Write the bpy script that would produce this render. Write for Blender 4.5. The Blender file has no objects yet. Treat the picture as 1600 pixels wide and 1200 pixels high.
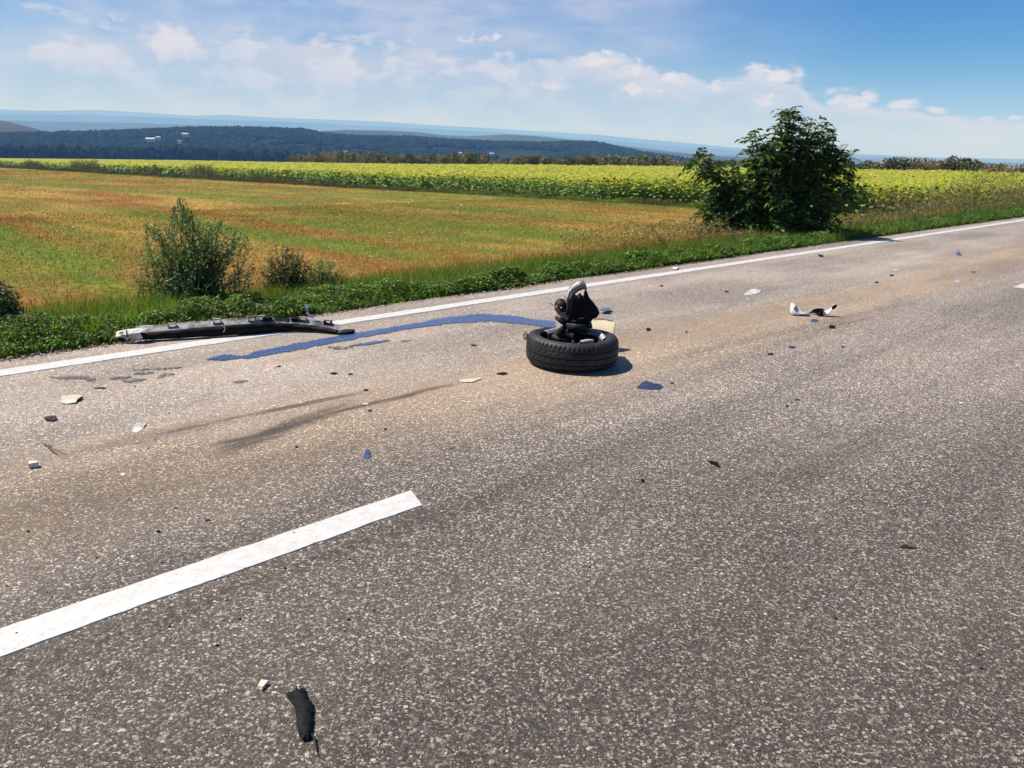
import bpy, math, random
import numpy as np
from mathutils import Matrix, Vector
R_ = math.radians
rng = np.random.default_rng(7); random.seed(7)
S = bpy.context.scene; COL = S.collection
# ------------------------------------------------------------------ camera
FPX, EYE = 1210.0, 1.47
ROLL = math.atan(0.031); PITCH = math.atan((600-(200+0.031*800))*math.cos(ROLL)/FPX)
CF = np.array([0, math.cos(PITCH), -math.sin(PITCH)]); _r = np.array([1., 0, 0]); _u = np.cross(_r, CF)
CR = _r*math.cos(ROLL)+_u*math.sin(ROLL); CU = -_r*math.sin(ROLL)+_u*math.cos(ROLL)
cam = bpy.data.cameras.new('camera'); co = bpy.data.objects.new('camera', cam); COL.objects.link(co); S.camera = co
cam.sensor_width = 36; cam.lens = FPX/1600*36; cam.clip_start = 0.05; cam.clip_end = 120000
m = Matrix([[CR[0], CU[0], -CF[0], 0], [CR[1], CU[1], -CF[1], 0], [CR[2], CU[2], -CF[2], EYE], [0, 0, 0, 1]]); co.matrix_world = m
# ------------------------------------------------------------------ light and sky
SUN_EL, SUN_AZ = 57.0, -76.0          # azimuth clockwise from +Y; the sun stands to the left, a little beyond
EXPO = 0.55
S.view_settings.view_transform = 'Standard'; S.view_settings.look = 'None'; S.view_settings.gamma = 1; S.view_settings.exposure = EXPO
S.view_settings.use_curve_mapping = False
sl = bpy.data.lights.new('sun', 'SUN'); sl.energy = 5.0; sl.angle = R_(0.55); sl.color = (1, .95, .87)
so = bpy.data.objects.new('sun', sl); COL.objects.link(so)
sd = Vector((math.sin(R_(SUN_AZ))*math.cos(R_(SUN_EL)), math.cos(R_(SUN_AZ))*math.cos(R_(SUN_EL)), math.sin(R_(SUN_EL))))
so.rotation_euler = sd.to_track_quat('Z', 'Y').to_euler()
S.cycles.max_bounces = 8; S.cycles.diffuse_bounces = 3; S.cycles.transparent_max_bounces = 8; S.cycles.volume_bounces = 1
S.cycles.sample_clamp_indirect = 6

def ray(x, y):
    v = CF*FPX+CR*(x-800)+CU*(600-y); return v/np.linalg.norm(v)
def G(x, y, z=0.0):
    r = ray(x, y); return np.array([0, 0, EYE])+r*((z-EYE)/r[2])
def PJ(p):
    q = np.asarray(p, float)-np.array([0, 0, EYE]); a = q@CF; return 800+FPX*(q@CR)/a, 600-FPX*(q@CU)/a
def azel(x, y):
    r = ray(x, y); return math.atan2(r[0], r[1]), r[2]/math.hypot(r[0], r[1])
RA = R_(46.0066); UD = np.array([math.sin(RA), math.cos(RA)]); VD = np.array([-UD[1], UD[0]])
def uv(x, y): return x*UD[0]+y*UD[1], x*VD[0]+y*VD[1]
def xy(u, v): return u*UD[0]+v*VD[0], u*UD[1]+v*VD[1]

class NT:
    def __init__(s, tree): s.t = tree; s.n = tree.nodes; s.l = tree.links
    def add(s, typ, **kw):
        n = s.n.new(typ)
        for k, v in kw.items():
            if k.startswith('_'): setattr(n, k[1:], v)
            else:
                key = int(k[1:]) if k[0] == 'i' and k[1:].isdigit() else k.replace('__', ' ')
                s.put(n.inputs[key], v)
        return n
    def put(s, inp, v):
        if isinstance(v, bpy.types.NodeSocket): s.l.new(v, inp)
        else:
            if isinstance(v, (tuple, list)) and len(v) == 3 and inp.type == 'RGBA': v = (*v, 1)
            inp.default_value = v
    def m(s, op, a, b=None, c=None, clamp=False):
        n = s.n.new('ShaderNodeMath'); n.operation = op; n.use_clamp = clamp; s.put(n.inputs[0], a)
        if b is not None: s.put(n.inputs[1], b)
        if c is not None: s.put(n.inputs[2], c)
        return n.outputs[0]
    def mr(s, v, a, b, c=0., d=1., smooth=True):
        n = s.n.new('ShaderNodeMapRange'); n.interpolation_type = 'SMOOTHSTEP' if smooth else 'LINEAR'
        for i, q in enumerate((v, a, b, c, d)): s.put(n.inputs[i], q)
        return n.outputs[0]
    def mix(s, f, a, b, mode='MIX'):
        n = s.n.new('ShaderNodeMix'); n.data_type = 'RGBA'; n.blend_type = mode
        s.put(n.inputs[0], f); s.put(n.inputs[6], a); s.put(n.inputs[7], b); return n.outputs[2]
    def noise(s, vec, scale, detail=3, rough=.55, dist=0., out=0):
        n = s.n.new('ShaderNodeTexNoise'); s.put(n.inputs['Vector'], vec); n.inputs['Scale'].default_value = scale
        n.inputs['Detail'].default_value = detail; n.inputs['Roughness'].default_value = rough; n.inputs['Distortion'].default_value = dist
        return n.outputs[out]
    def mapv(s, vec, scale=(1, 1, 1), loc=(0, 0, 0), rot=(0, 0, 0)):
        n = s.n.new('ShaderNodeMapping'); s.put(n.inputs[0], vec); n.inputs[1].default_value = loc; n.inputs[2].default_value = rot; n.inputs[3].default_value = scale
        return n.outputs[0]
    def ramp(s, f, stops, interp='LINEAR'):
        n = s.n.new('ShaderNodeValToRGB'); e = n.color_ramp.elements; n.color_ramp.interpolation = interp
        while len(e) < len(stops): e.new(.5)
        for q, (p, c) in zip(e, stops): q.position = p; q.color = (*c, 1) if len(c) == 3 else c
        s.put(n.inputs[0], f); return n.outputs[0]

# world: physical sky, with cumulus and a pale cloud bank far off
W = bpy.data.worlds.new('World'); S.world = W; W.use_nodes = True; W.node_tree.nodes.clear(); N = NT(W.node_tree)
sky = N.add('ShaderNodeTexSky'); sky.sky_type = 'NISHITA'; sky.sun_disc = False
sky.sun_elevation = R_(SUN_EL); sky.sun_rotation = R_(SUN_AZ); sky.altitude = 300; sky.air_density = 1.0; sky.dust_density = 0; sky.ozone_density = 3
skyc = N.add('ShaderNodeHueSaturation', Hue=.517, Saturation=1.25, Value=1.0, Color=N.mix(1., sky.outputs[0], (.58, .82, 1.), 'MULTIPLY')).outputs[0]
bg = N.add('ShaderNodeBackground', Color=skyc, Strength=.064)
tc = N.add('ShaderNodeTexCoord').outputs['Generated']; sp = N.add('ShaderNodeSeparateXYZ', i0=tc)
X, Y, Z = sp.outputs
az = N.m('ARCTAN2', X, Y); el = N.m('DIVIDE', Z, N.m('SQRT', N.m('ADD', N.m('MULTIPLY', X, X), N.m('MULTIPLY', Y, Y))))
AZ0, AZ1 = -.75, .75
tops = [(-80, 45), (0, 55), (60, 20), (150, 4), (240, 10), (330, 28), (440, 34), (560, 42), (700, 48), (790, 62), (850, 86), (900, 80), (950, 74), (985, 92), (1040, 112), (1100, 118),
        (1130, 108), (1160, 96), (1200, 88), (1250, 104), (1275, 135), (1310, 152), (1350, 132), (1385, 158), (1420, 150), (1480, 168), (1540, 185), (1600, 186), (1700, 170)]
pts = []
for x, y in tops:
    a, e = azel(x, y); pts.append(((a-AZ0)/(AZ1-AZ0), e))
ELM = .32
stops = [(max(0, min(1, p)), (e/ELM,)*3) for p, e in pts]
aN = N.m('DIVIDE', N.m('SUBTRACT', az, AZ0), AZ1-AZ0)
top = N.m('MULTIPLY', N.ramp(aN, stops, 'B_SPLINE'), ELM)
dv = N.add('ShaderNodeCombineXYZ', i0=N.m('MULTIPLY', az, 1.), i1=N.m('MULTIPLY', el, 1.9), i2=0.).outputs[0]
warp = N.noise(dv, 9, 3, .5, out=1)
dv2 = N.add('ShaderNodeVectorMath', _operation='MULTIPLY_ADD', i0=warp, i1=(.03, .03, 0), i2=dv).outputs[0]
n1 = N.noise(dv2, 22, 8, .58); n2 = N.noise(dv2, 5, 4, .55)
lump = N.m('ADD', N.m('MULTIPLY', N.m('SUBTRACT', n1, .5), .075), N.m('MULTIPLY', N.m('SUBTRACT', n2, .5), .04))
dep = N.m('ADD', N.m('SUBTRACT', top, el), lump)                      # depth below the cloud tops
right = N.mr(az, -.1, .1)
edge = N.mr(dep, 0., N.mr(right, 0, 1, .030, .016, False))
sm = N.noise(dv2, 11, 6, .6)
body = N.mr(sm, .36, .62, .62, .92)
fade = N.mr(el, .02, .10, .45, 1.)
puff = N.m('MULTIPLY', N.mr(dep, .055, .0), N.mr(right, 0, 1, .5, 1, False), clamp=True)
dens = N.m('MULTIPLY', edge, N.m('MAXIMUM', N.m('MULTIPLY', body, fade), N.m('MULTIPLY', puff, .95)), clamp=True)
wis = N.noise(N.mapv(dv, (1.8, 3.8, 1), rot=(0, 0, .22)), 3.2, 5, .6)
cir = N.m('MULTIPLY', N.mr(wis, .35, .70, .26, .66), N.mr(az, .42, -.02, .0, 1.))
dens = N.m('MAXIMUM', dens, cir)
# heaped cumulus tops standing in the bank
pf = None; ph = None
for cx, cy, rw, rh in [(95, 22, 60, 20), (185, 20, 40, 14), (30, 80, 50, 30), (100, 98, 26, 26), (370, 42, 60, 14), (300, 80, 60, 14), (560, 60, 80, 12), (700, 96, 26, 7), (650, 122, 40, 16), (750, 60, 60, 10), (480, 130, 34, 16), (860, 132, 34, 14), (930, 96, 36, 16), (975, 112, 36, 18), (1010, 140, 50, 16), (1060, 125, 40, 14), (1125, 132, 24, 14), (1180, 112, 30, 18), (1225, 122, 34, 22), (1195, 155, 26, 14), (1330, 160, 34, 16), (1358, 148, 20, 14), (1415, 166, 30, 12), (1465, 172, 22, 6), (1540, 186, 14, 6), (1585, 202, 24, 9), (1590, 184, 16, 4)]:
    a0, e0 = azel(cx, cy); a1, _ = azel(cx+rw, cy); _, e1 = azel(cx, cy-rh)
    dx = N.m('DIVIDE', N.m('SUBTRACT', az, a0), a1-a0); dy = N.m('DIVIDE', N.m('SUBTRACT', el, e0), e1-e0)
    d_ = N.m('SUBTRACT', 1., N.m('ADD', N.m('MULTIPLY', dx, dx), N.m('MULTIPLY', dy, dy)))
    hh_ = N.m('ADD', N.m('MULTIPLY', dy, .35), .55)
    if pf is None: pf, ph = d_, hh_
    else: ph = N.m('ADD', ph, N.m('MULTIPLY', N.m('GREATER_THAN', d_, pf), N.m('SUBTRACT', hh_, ph))); pf = N.m('MAXIMUM', pf, d_)
n4 = N.noise(dv2, 38, 7, .62); pf = N.m('ADD', N.m('MAXIMUM', pf, -2.5), N.m('MULTIPLY', N.m('SUBTRACT', n4, .5), 5.2))
pden = N.m('MULTIPLY', N.mr(pf, -.3, 1.3), N.mr(az, -.3, .1, .62, .95)); dens = N.m('MAXIMUM', dens, pden)
front = N.mr(Y, -.1, .3)
dens = N.m('MULTIPLY', dens, N.m('MAXIMUM', front, .25))
lit = N.m('MULTIPLY', N.mr(N.m('SUBTRACT', n1, N.noise(N.add('ShaderNodeVectorMath', _operation='ADD', i0=dv2, i1=(-.006, .012, 0)).outputs[0], 16, 7, .56)), -.06, .08), 1.)
lit = N.m('MAXIMUM', N.m('MULTIPLY', lit, .75), N.m('MULTIPLY', puff, .85))
lit = N.m('MAXIMUM', N.m('MULTIPLY', lit, .8), N.m('MULTIPLY', pden, N.m('ADD', .62, N.m('MULTIPLY', N.m('SUBTRACT', n4, .5), 1.6)), clamp=True))
cc = N.mix(lit, (.41, .41, .485), (.64, .60, .615))
bgc = N.add('ShaderNodeBackground', Color=cc, Strength=1.0)
mx = N.add('ShaderNodeMixShader', i0=dens, i1=bg.outputs[0], i2=bgc.outputs[0])
hz = N.m('MULTIPLY', N.mr(el, .12, .0), .4)
bgh = N.add('ShaderNodeBackground', Color=(.31, .355, .54), Strength=1.)
mx2 = N.add('ShaderNodeMixShader', i0=hz, i1=mx.outputs[0], i2=bgh.outputs[0])
N.add('ShaderNodeOutputWorld', Surface=mx2.outputs[0])

# ------------------------------------------------------------------ helpers
MATS = {}
def newmat(name):
    mt = bpy.data.materials.new(name); mt.use_nodes = True; mt.node_tree.nodes.clear(); MATS[name] = mt; return mt, NT(mt.node_tree)
def plain(name, col, rough=.6, var=.25, scale=20, metal=0., spec=.4, bump=0., col2=None, coat=0.):
    mt, n = newmat(name); tc = n.add('ShaderNodeTexCoord').outputs['Object']
    f = n.noise(tc, scale, 5, .6); c2 = col2 or tuple(c*(1-var) for c in col); c1 = tuple(min(1, c*(1+var)) for c in col) if not col2 else col
    c = n.mix(n.mr(f, .35, .65), c2, c1)
    b = n.add('ShaderNodeBsdfPrincipled', Base__Color=c, Roughness=n.mr(n.noise(tc, scale*2.3, 3), .3, .7, rough*.8, min(1, rough*1.2)), Metallic=metal)
    b.inputs['Specular IOR Level'].default_value = spec; b.inputs['Coat Weight'].default_value = coat
    if bump:
        bp = n.add('ShaderNodeBump', Strength=bump, Distance=.004, Height=n.noise(tc, scale*5, 4)); n.l.new(bp.outputs[0], b.inputs['Normal'])
    n.add('ShaderNodeOutputMaterial', Surface=b.outputs[0]); return mt
def leafm(name, col, trans=.35, rough=.5, var=.3, scale=3., spec=.35, tcol=None):
    mt, n = newmat(name); tc = n.add('ShaderNodeNewGeometry').outputs['Position']
    f = n.noise(tc, scale, 3, .6)
    c = n.mix(n.mr(f, .3, .7), tuple(x*(1-var) for x in col), tuple(min(1, x*(1+var)) for x in col))
    b = n.add('ShaderNodeBsdfPrincipled', Base__Color=c, Roughness=rough); b.inputs['Specular IOR Level'].default_value = spec
    t = n.add('ShaderNodeBsdfTranslucent', Color=tcol if tcol else n.mix(1., c, (1.25, 1.35, .7), 'MULTIPLY'))
    mxs = n.add('ShaderNodeMixShader', i0=trans, i1=b.outputs[0], i2=t.outputs[0])
    n.add('ShaderNodeOutputMaterial', Surface=mxs.outputs[0]); return mt

def tag(o, label=None, cat=None, group=None, kind=None, category=None):
    cat = cat or category
    for k, v in (('label', label), ('category', cat), ('group', group), ('kind', kind)):
        if v: o[k] = v
    return o
def empty(name, loc=(0, 0, 0), rz=0., **kw):
    o = bpy.data.objects.new(name, None); COL.objects.link(o); o.location = loc; o.rotation_euler = (0, 0, rz); o.empty_display_size = .1
    return tag(o, **kw)
def link(name, me, parent=None, loc=None):
    o = bpy.data.objects.new(name, me); COL.objects.link(o)
    if parent: o.parent = parent
    if loc is not None: o.location = loc
    return o
def npmesh(name, V, F, mats, mi=None, smooth=False):
    """F: (n,k) array, one polygon size."""
    me = bpy.data.meshes.new(name); V = np.ascontiguousarray(V, np.float32); F = np.ascontiguousarray(F, np.int32); n, k = F.shape
    me.vertices.add(len(V)); me.vertices.foreach_set('co', V.ravel()); me.loops.add(n*k); me.loops.foreach_set('vertex_index', F.ravel())
    me.polygons.add(n); me.polygons.foreach_set('loop_start', np.arange(0, n*k, k, dtype=np.int32)); 
    for q in (mats if isinstance(mats, (list, tuple)) else [mats]): me.materials.append(MATS[q] if isinstance(q, str) else q)
    if mi is not None: me.polygons.foreach_set('material_index', np.ascontiguousarray(mi, np.int32))
    if smooth: me.polygons.foreach_set('use_smooth', np.ones(n, bool))
    me.update(calc_edges=True); me.validate(); return me
class MB:
    def __init__(s): s.v = []; s.f = []; s.m = []
    def add(s, vs, fs, mi=0):
        b = len(s.v); s.v += [tuple(map(float, p)) for p in vs]; s.f += [tuple(b+i for i in f) for f in fs]; s.m += [mi]*len(fs)
    def box(s, c, size, rot=None, mi=0, jit=0.):
        M = rot if rot is not None else Matrix.Identity(3); vs = []
        for i in range(8):
            p = Vector(((i & 1)-.5, ((i >> 1) & 1)-.5, ((i >> 2) & 1)-.5)); p = Vector((p.x*size[0], p.y*size[1], p.z*size[2]))
            if jit: p += Vector([random.uniform(-jit, jit) for _ in range(3)])
            vs.append(M@p+Vector(c))
        s.add(vs, [(0, 2, 3, 1), (4, 5, 7, 6), (0, 1, 5, 4), (2, 6, 7, 3), (0, 4, 6, 2), (1, 3, 7, 5)], mi)
    def tube(s, pts, rad, sides=8, mi=0, cap=True):
        pts = [Vector(p) for p in pts]; rad = rad if hasattr(rad, '__len__') else [rad]*len(pts); vs = []; up = Vector((.3, .2, .93))
        for i, p in enumerate(pts):
            d = (pts[min(i+1, len(pts)-1)]-pts[max(i-1, 0)]).normalized(); a = d.cross(up)
            if a.length < .05: a = d.cross(Vector((1, 0, 0)))
            a.normalize(); b = d.cross(a)
            for k in range(sides): t = 2*math.pi*k/sides; vs.append(p+(a*math.cos(t)+b*math.sin(t))*rad[i])
        fs = [(i*sides+k, i*sides+(k+1) % sides, (i+1)*sides+(k+1) % sides, (i+1)*sides+k) for i in range(len(pts)-1) for k in range(sides)]
        if cap: fs += [tuple(range(sides))[::-1], tuple((len(pts)-1)*sides+k for k in range(sides))]
        s.add(vs, fs, mi)
    def grid(s, P, mi=0, closed_u=False):
        P = np.asarray(P, float); a, b = P.shape[:2]
        fs = [(i*b+j, (i+1) % a*b+j, (i+1) % a*b+j+1, i*b+j+1) for i in range(a if closed_u else a-1) for j in range(b-1)]
        s.add(P.reshape(-1, 3), fs, mi)
    def build(s, name, mats, parent=None, loc=None, smooth=True, bevel=0., solid=0.):
        me = bpy.data.meshes.new(name); me.from_pydata(s.v, [], s.f)
        for q in (mats if isinstance(mats, (list, tuple)) else [mats]): me.materials.append(MATS[q])
        me.polygons.foreach_set('material_index', np.array(s.m, np.int32)); me.polygons.foreach_set('use_smooth', np.full(len(s.f), smooth)); me.update()
        o = link(name, me, parent, loc)
        if solid: md = o.modifiers.new('s', 'SOLIDIFY'); md.thickness = solid; md.offset = 0
        if bevel: md = o.modifiers.new('b', 'BEVEL'); md.width = bevel; md.segments = 2; md.limit_method = 'ANGLE'
        return o
def _h(ix, iy, s):
    n = (ix.astype(np.int64)*374761393+iy.astype(np.int64)*668265263+s*1274126177) & 0x7fffffff
    n = ((n ^ (n >> 13))*1274126177) & 0x7fffffff; n = n ^ (n >> 16); return (n & 0xffff)/65535.
def vn(x, y, s=0):
    x = np.asarray(x, float); y = np.asarray(y, float); ix = np.floor(x); iy = np.floor(y); fx = x-ix; fy = y-iy; fx = fx*fx*(3-2*fx); fy = fy*fy*(3-2*fy)
    a = _h(ix, iy, s); b = _h(ix+1, iy, s); c = _h(ix, iy+1, s); d = _h(ix+1, iy+1, s)
    return (a*(1-fx)+b*fx)*(1-fy)+(c*(1-fx)+d*fx)*fy
def fbm(x, y, s=0, o=4):
    r = 0; A = 0; k = 1.; a = 1.
    for i in range(o): r = r+a*vn(x*k+13.7*i, y*k-7.3*i, s+i); A += a; k *= 2.03; a *= .55
    return r/A
def sst(x, a, b): t = np.clip((x-a)/(b-a), 0, 1); return t*t*(3-2*t)

# ------------------------------------------------------------------ terrain
def ground_z(x, y):
    x = np.asarray(x, float); y = np.asarray(y, float); u, v = uv(x, y); r = np.hypot(x, y)
    s = sst(v, 6.6, 12.5); z = -(1.4+.028*np.clip(v, 0, 310))*s
    z = z-.030*np.clip(v-310, 0, 600)
    z = z-.035*sst(v, 5.85, 6.2)*(1-s)
    z = z+.006*np.clip(u-47, 0, 77)*sst(v, 5, 40)*(1-sst(v, 90, 180))
    z = z+(fbm(u*.8, v*.8, 3)-.5)*.09*sst(v, 6.3, 8)
    z = z-.045*np.clip(u-129, 0, 500)*sst(v, 7, 60)*(1-sst(v, 260, 340))
    far = sst(r, 1000, 2200); z = z*(1-far)+(-32)*far
    road = 1-sst(v, 5.8, 6.05); z = np.where(r < 400, z*(1-road)+(-.03)*road, z)
    return z
def GZ(x, y): return float(ground_z(np.array([x]), np.array([y]))[0])
def GT(px, py, lift=0.):
    """where the sight line through a photo point meets the terrain"""
    r = ray(px, py); p = np.array([0, 0, EYE]); t = 1.
    for i in range(4000):
        q = p+r*t; 
        if q[2] <= GZ(q[0], q[1])+lift: break
        t += max(.01, (q[2]-GZ(q[0], q[1])-lift)*.5)
    return q
def green(u, v):
    a = fbm(u*.5, v*.035, 21, 4); b = fbm(u*.22, v*.16, 33, 3); g = a*.55+b*.25+.2*fbm(u*1.6, v*.06, 37, 3)
    wv_ = 1.6*(fbm(v*.1, v*0, 5)-.5); g = g+.15*np.exp(-((u-6.6-wv_)/.5)**2)*sst(v, 20, 25)+.15*np.exp(-((u-14.6-wv_)/1.)**2)*sst(v, 14, 20)*(1-sst(v, 40, 55))+.09*np.exp(-((u-45)/2.)**2)+.06*np.exp(-((u-24)/2.)**2)-.05*sst(v, 22, 14)
    return g
def field_col(u, v):
    g = green(u, v); t = sst(g, .42, .68)[..., None]; t2 = sst(fbm(u*.3, v*.1, 55), .4, .62)[..., None]
    dry = np.array([.22, .11, .030])*(1-t2)+np.array([.31, .20, .055])*t2
    grn = np.array([.12, .15, .02]); return dry*(1-t)+grn*t
# the ground, one polar sheet centred under the camera
rad = np.concatenate([np.linspace(.0, 3, 10), 3*1.028**np.arange(1, 322)]); ang = np.concatenate([np.arange(-50, 58, .3), np.arange(58, 310, 3.)])
rr, aa = np.meshgrid(rad, np.radians(ang), indexing='ij'); gx = rr*np.sin(aa); gy = rr*np.cos(aa); gz = ground_z(gx, gy)
na, nr = len(ang), len(rad); I, J = np.meshgrid(np.arange(nr-1), np.arange(na), indexing='ij'); J2 = (J+1) % na
F = np.stack([I*na+J, (I+1)*na+J, (I+1)*na+J2, I*na+J2], -1).reshape(-1, 4)
gu, gv = uv(gx, gy); c = field_col(gu, gv)
fr = fbm(gu*.006, gv*.006, 71, 2)[..., None]; farc = np.where(fr > .52, np.array([.06, .07, .025]), np.array([.11, .105, .045])); farc = np.where((gv[..., None] < 700) & (gu[..., None] < 300), np.array([.13, .14, .06]), farc)
farc = np.where(fr > .62, np.array([.035, .05, .018]), farc)
wf = (sst(gv, 380, 400)+sst(gu, 124, 128)*(1-sst(gv, 380, 400)))[..., None]; c = c*(1-wf)+farc*wf
sf = (sst(gu, 46.5, 47.5)*(1-sst(gu, 124, 126))*(1-sst(gv, 385, 392)))[..., None]; c = c*(1-sf)+np.array([.10, .12, .03])*sf
sh = ((1-sst(gv, 6.15, 6.9)))[..., None]; c = c*(1-sh)+np.array([.20, .155, .105])*sh
me = npmesh('ground', np.stack([gx, gy, gz], -1).reshape(-1, 3), F, [], smooth=True)
at = me.color_attributes.new('tint', 'FLOAT_COLOR', 'POINT'); cc4 = np.ones((c.size//3, 4), np.float32); cc4[:, :3] = c.reshape(-1, 3); at.data.foreach_set('color', cc4.ravel())
mt, n = newmat('soil_and_grass'); at_ = n.add('ShaderNodeVertexColor', _layer_name='tint').outputs[0]; P_ = n.add('ShaderNodeNewGeometry').outputs['Position']
f1 = n.noise(P_, 6, 6, .65); f2 = n.noise(P_, .5, 4, .6)
cc = n.mix(n.mr(f1, .3, .7), (.55, .5, .45), (1.35, 1.35, 1.3)); cc = n.mix(1., at_, cc, 'MULTIPLY'); cc = n.mix(1., cc, n.mix(n.mr(f2, .3, .7), (.8, .85, .8), (1.2, 1.15, 1.1)), 'MULTIPLY')
b = n.add('ShaderNodeBsdfPrincipled', Base__Color=cc, Roughness=.95); b.inputs['Specular IOR Level'].default_value = .1
bp = n.add('ShaderNodeBump', Strength=.8, Distance=.05, Height=n.noise(P_, 14, 5, .7)); n.l.new(bp.outputs[0], b.inputs['Normal']); n.add('ShaderNodeOutputMaterial', Surface=b.outputs[0])
me.materials.append(mt); tag(link('ground', me), kind='structure')

# ------------------------------------------------------------------ road
mt, n = newmat('asphalt'); tc = n.add('ShaderNodeTexCoord').outputs['Object']; sp = n.add('ShaderNodeSeparateXYZ', i0=tc); U_, V_ = sp.outputs[0], sp.outputs[1]
wv = n.add('ShaderNodeVectorMath', _operation='MULTIPLY_ADD', i0=n.noise(tc, 60, 2, .5, out=1), i1=(.008, .008, 0), i2=tc).outputs[0]
def vor(scale, feat='F1'):
    q = n.add('ShaderNodeTexVoronoi', _feature=feat, Vector=wv, Scale=scale); return q
va = vor(126); va2 = vor(126, 'DISTANCE_TO_EDGE'); vb = vor(230)
ra = n.add('ShaderNodeSeparateColor', i0=va.outputs['Color']); rb = n.add('ShaderNodeSeparateColor', i0=vb.outputs['Color'])
stone = n.ramp(ra.outputs[0], [(0, (.045, .040, .036)), (.25, (.09, .08, .07)), (.42, (.27, .24, .215)), (.56, (.50, .47, .44)), (.66, (.28, .20, .14)), (.78, (.74, .71, .67)), (.93, (.40, .27, .17)), (1, (.90, .88, .86))])
small = n.ramp(rb.outputs[1], [(0, (.035, .032, .03)), (.5, (.10, .09, .08)), (.75, (.30, .27, .24)), (1, (.55, .53, .5))])
isst = n.mr(n.m('ADD', va2.outputs[0], n.m('MULTIPLY', n.m('SUBTRACT', ra.outputs[1], .45), -.42)), .10, .16)
isst = n.m('MULTIPLY', isst, 1.)
base = n.mix(isst, n.mix(.42, (.012, .010, .009), small), stone)
# dust, wear and a painted near-to-far brightness ramp, in road coordinates
uvs = n.mapv(tc, (.10, 1., 1.)); d1 = n.noise(uvs, 1.6, 5, .6); d2 = n.noise(tc, .55, 4, .6); d3 = n.noise(tc, 9, 4, .7)
track = n.m('ADD', n.mr(V_, 2.4, 3.3), n.m('MULTIPLY', n.mr(V_, .7, -.4), .5))
dust = n.m('MULTIPLY', n.mr(n.m('ADD', n.m('MULTIPLY', d1, .6), n.m('MULTIPLY', d2, .4)), .38, .62), n.m('ADD', n.m('MULTIPLY', track, .32), .12), clamp=True)
dust = n.m('MULTIPLY', dust, n.mr(d3, .25, .6, .45, 1.))
base = n.mix(n.m('MULTIPLY', dust, .55), base, n.mix(d3, (.32, .235, .17), (.52, .40, .30)))
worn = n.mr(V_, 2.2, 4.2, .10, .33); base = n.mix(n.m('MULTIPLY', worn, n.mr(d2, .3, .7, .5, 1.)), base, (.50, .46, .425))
tan = n.m('MULTIPLY', n.mr(n.m('ABSOLUTE', n.m('SUBTRACT', V_, n.m('ADD', 3.45, n.m('MULTIPLY', n.m('SUBTRACT', d1, .5), 1.4)))), .75, .1), n.mr(d3, .25, .6, .4, 1.)); base = n.mix(n.m('MULTIPLY', tan, .9), base, n.mix(1., base, (1.02, .92, .78), 'MULTIPLY')); base = n.mix(n.m('MULTIPLY', tan, .14), base, (.40, .31, .225))
lane = n.mr(n.m('ADD', n.m('ADD', n.m('MULTIPLY', U_, .35), n.m('MULTIPLY', V_, .55)), n.m('MULTIPLY', n.m('SUBTRACT', d2, .5), .7)), .8, 3.4, .50, 1.24); base = n.mix(1., base, n.add('ShaderNodeCombineColor', i0=lane, i1=n.m('MULTIPLY', lane, .95), i2=n.m('MULTIPLY', lane, .895)).outputs[0], 'MULTIPLY')  # view-angle shading painted into the colour: darker near the camera, brighter farther off
# patchy tone streaked along the road
patch = n.mr(n.noise(n.mapv(tc, (.14, 1, 1)), 1.7, 5, .6), .35, .65, .80, 1.10); base = n.mix(1., base, n.add('ShaderNodeCombineColor', i0=patch, i1=patch, i2=patch).outputs[0], 'MULTIPLY')
# paving joint beside the centre line
jl = n.m('ABSOLUTE', n.m('SUBTRACT', V_, n.m('ADD', 2.28, n.m('MULTIPLY', n.m('SUBTRACT', n.noise(tc, 2.2, 4), .5), .16))))
joint = n.m('MULTIPLY', n.mr(jl, .11, .0), n.mr(n.noise(tc, 35, 3, .7), .42, .6)); base = n.mix(n.m('MULTIPLY', joint, n.mr(U_, 1.6, 2.6, .85, .3)), base, (.04, .032, .026))
# skid marks
def band(p, q, w, s, soft=1.):
    (ax, ay), (bx, by) = p, q; dx, dy = bx-ax, by-ay; L2 = dx*dx+dy*dy
    px = n.m('SUBTRACT', U_, ax); py = n.m('SUBTRACT', V_, ay)
    t = n.m('DIVIDE', n.m('ADD', n.m('MULTIPLY', px, dx), n.m('MULTIPLY', py, dy)), L2); L = math.sqrt(L2)
    wob = n.m('MULTIPLY', n.m('SUBTRACT', n.noise(tc, 3.5, 4), .5), w*1.6)
    c_ = n.m('ABSOLUTE', n.m('ADD', n.m('DIVIDE', n.m('SUBTRACT', n.m('MULTIPLY', px, dy), n.m('MULTIPLY', py, dx)), L), wob))
    e = n.m('MULTIPLY', n.mr(t, 0., .25), n.mr(t, 1., .72)); return n.m('MULTIPLY', n.m('MULTIPLY', n.mr(c_, w, w*.25), e), n.m('MULTIPLY', n.mr(n.noise(uvs, 14, 4, .7), .25, .6), s))
def UVp(x, y): p = G(x, y); return uv(p[0], p[1])
mk = band(UVp(300, 722), UVp(575, 622), .12, 1.); mk = n.m('MAXIMUM', mk, band(UVp(440, 665), UVp(740, 592), .045, 1.)); mk = n.m('MAXIMUM', mk, band(UVp(190, 690), UVp(600, 606), .045, 1.))
mk = n.m('MAXIMUM', mk, band(UVp(60, 690), UVp(110, 715), .02, .8)); mk = n.m('MAXIMUM', mk, band(UVp(1260, 520), UVp(1390, 490), .025, .5)); mk = n.m('MAXIMUM', mk, band(UVp(700, 640), UVp(1500, 455), .09, .22))
mk = n.m('MAXIMUM', mk, band(UVp(60, 720), UVp(420, 640), .12, .35)); mk = n.m('MAXIMUM', mk, band(UVp(1050, 800), UVp(1600, 600), .16, .3))
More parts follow.
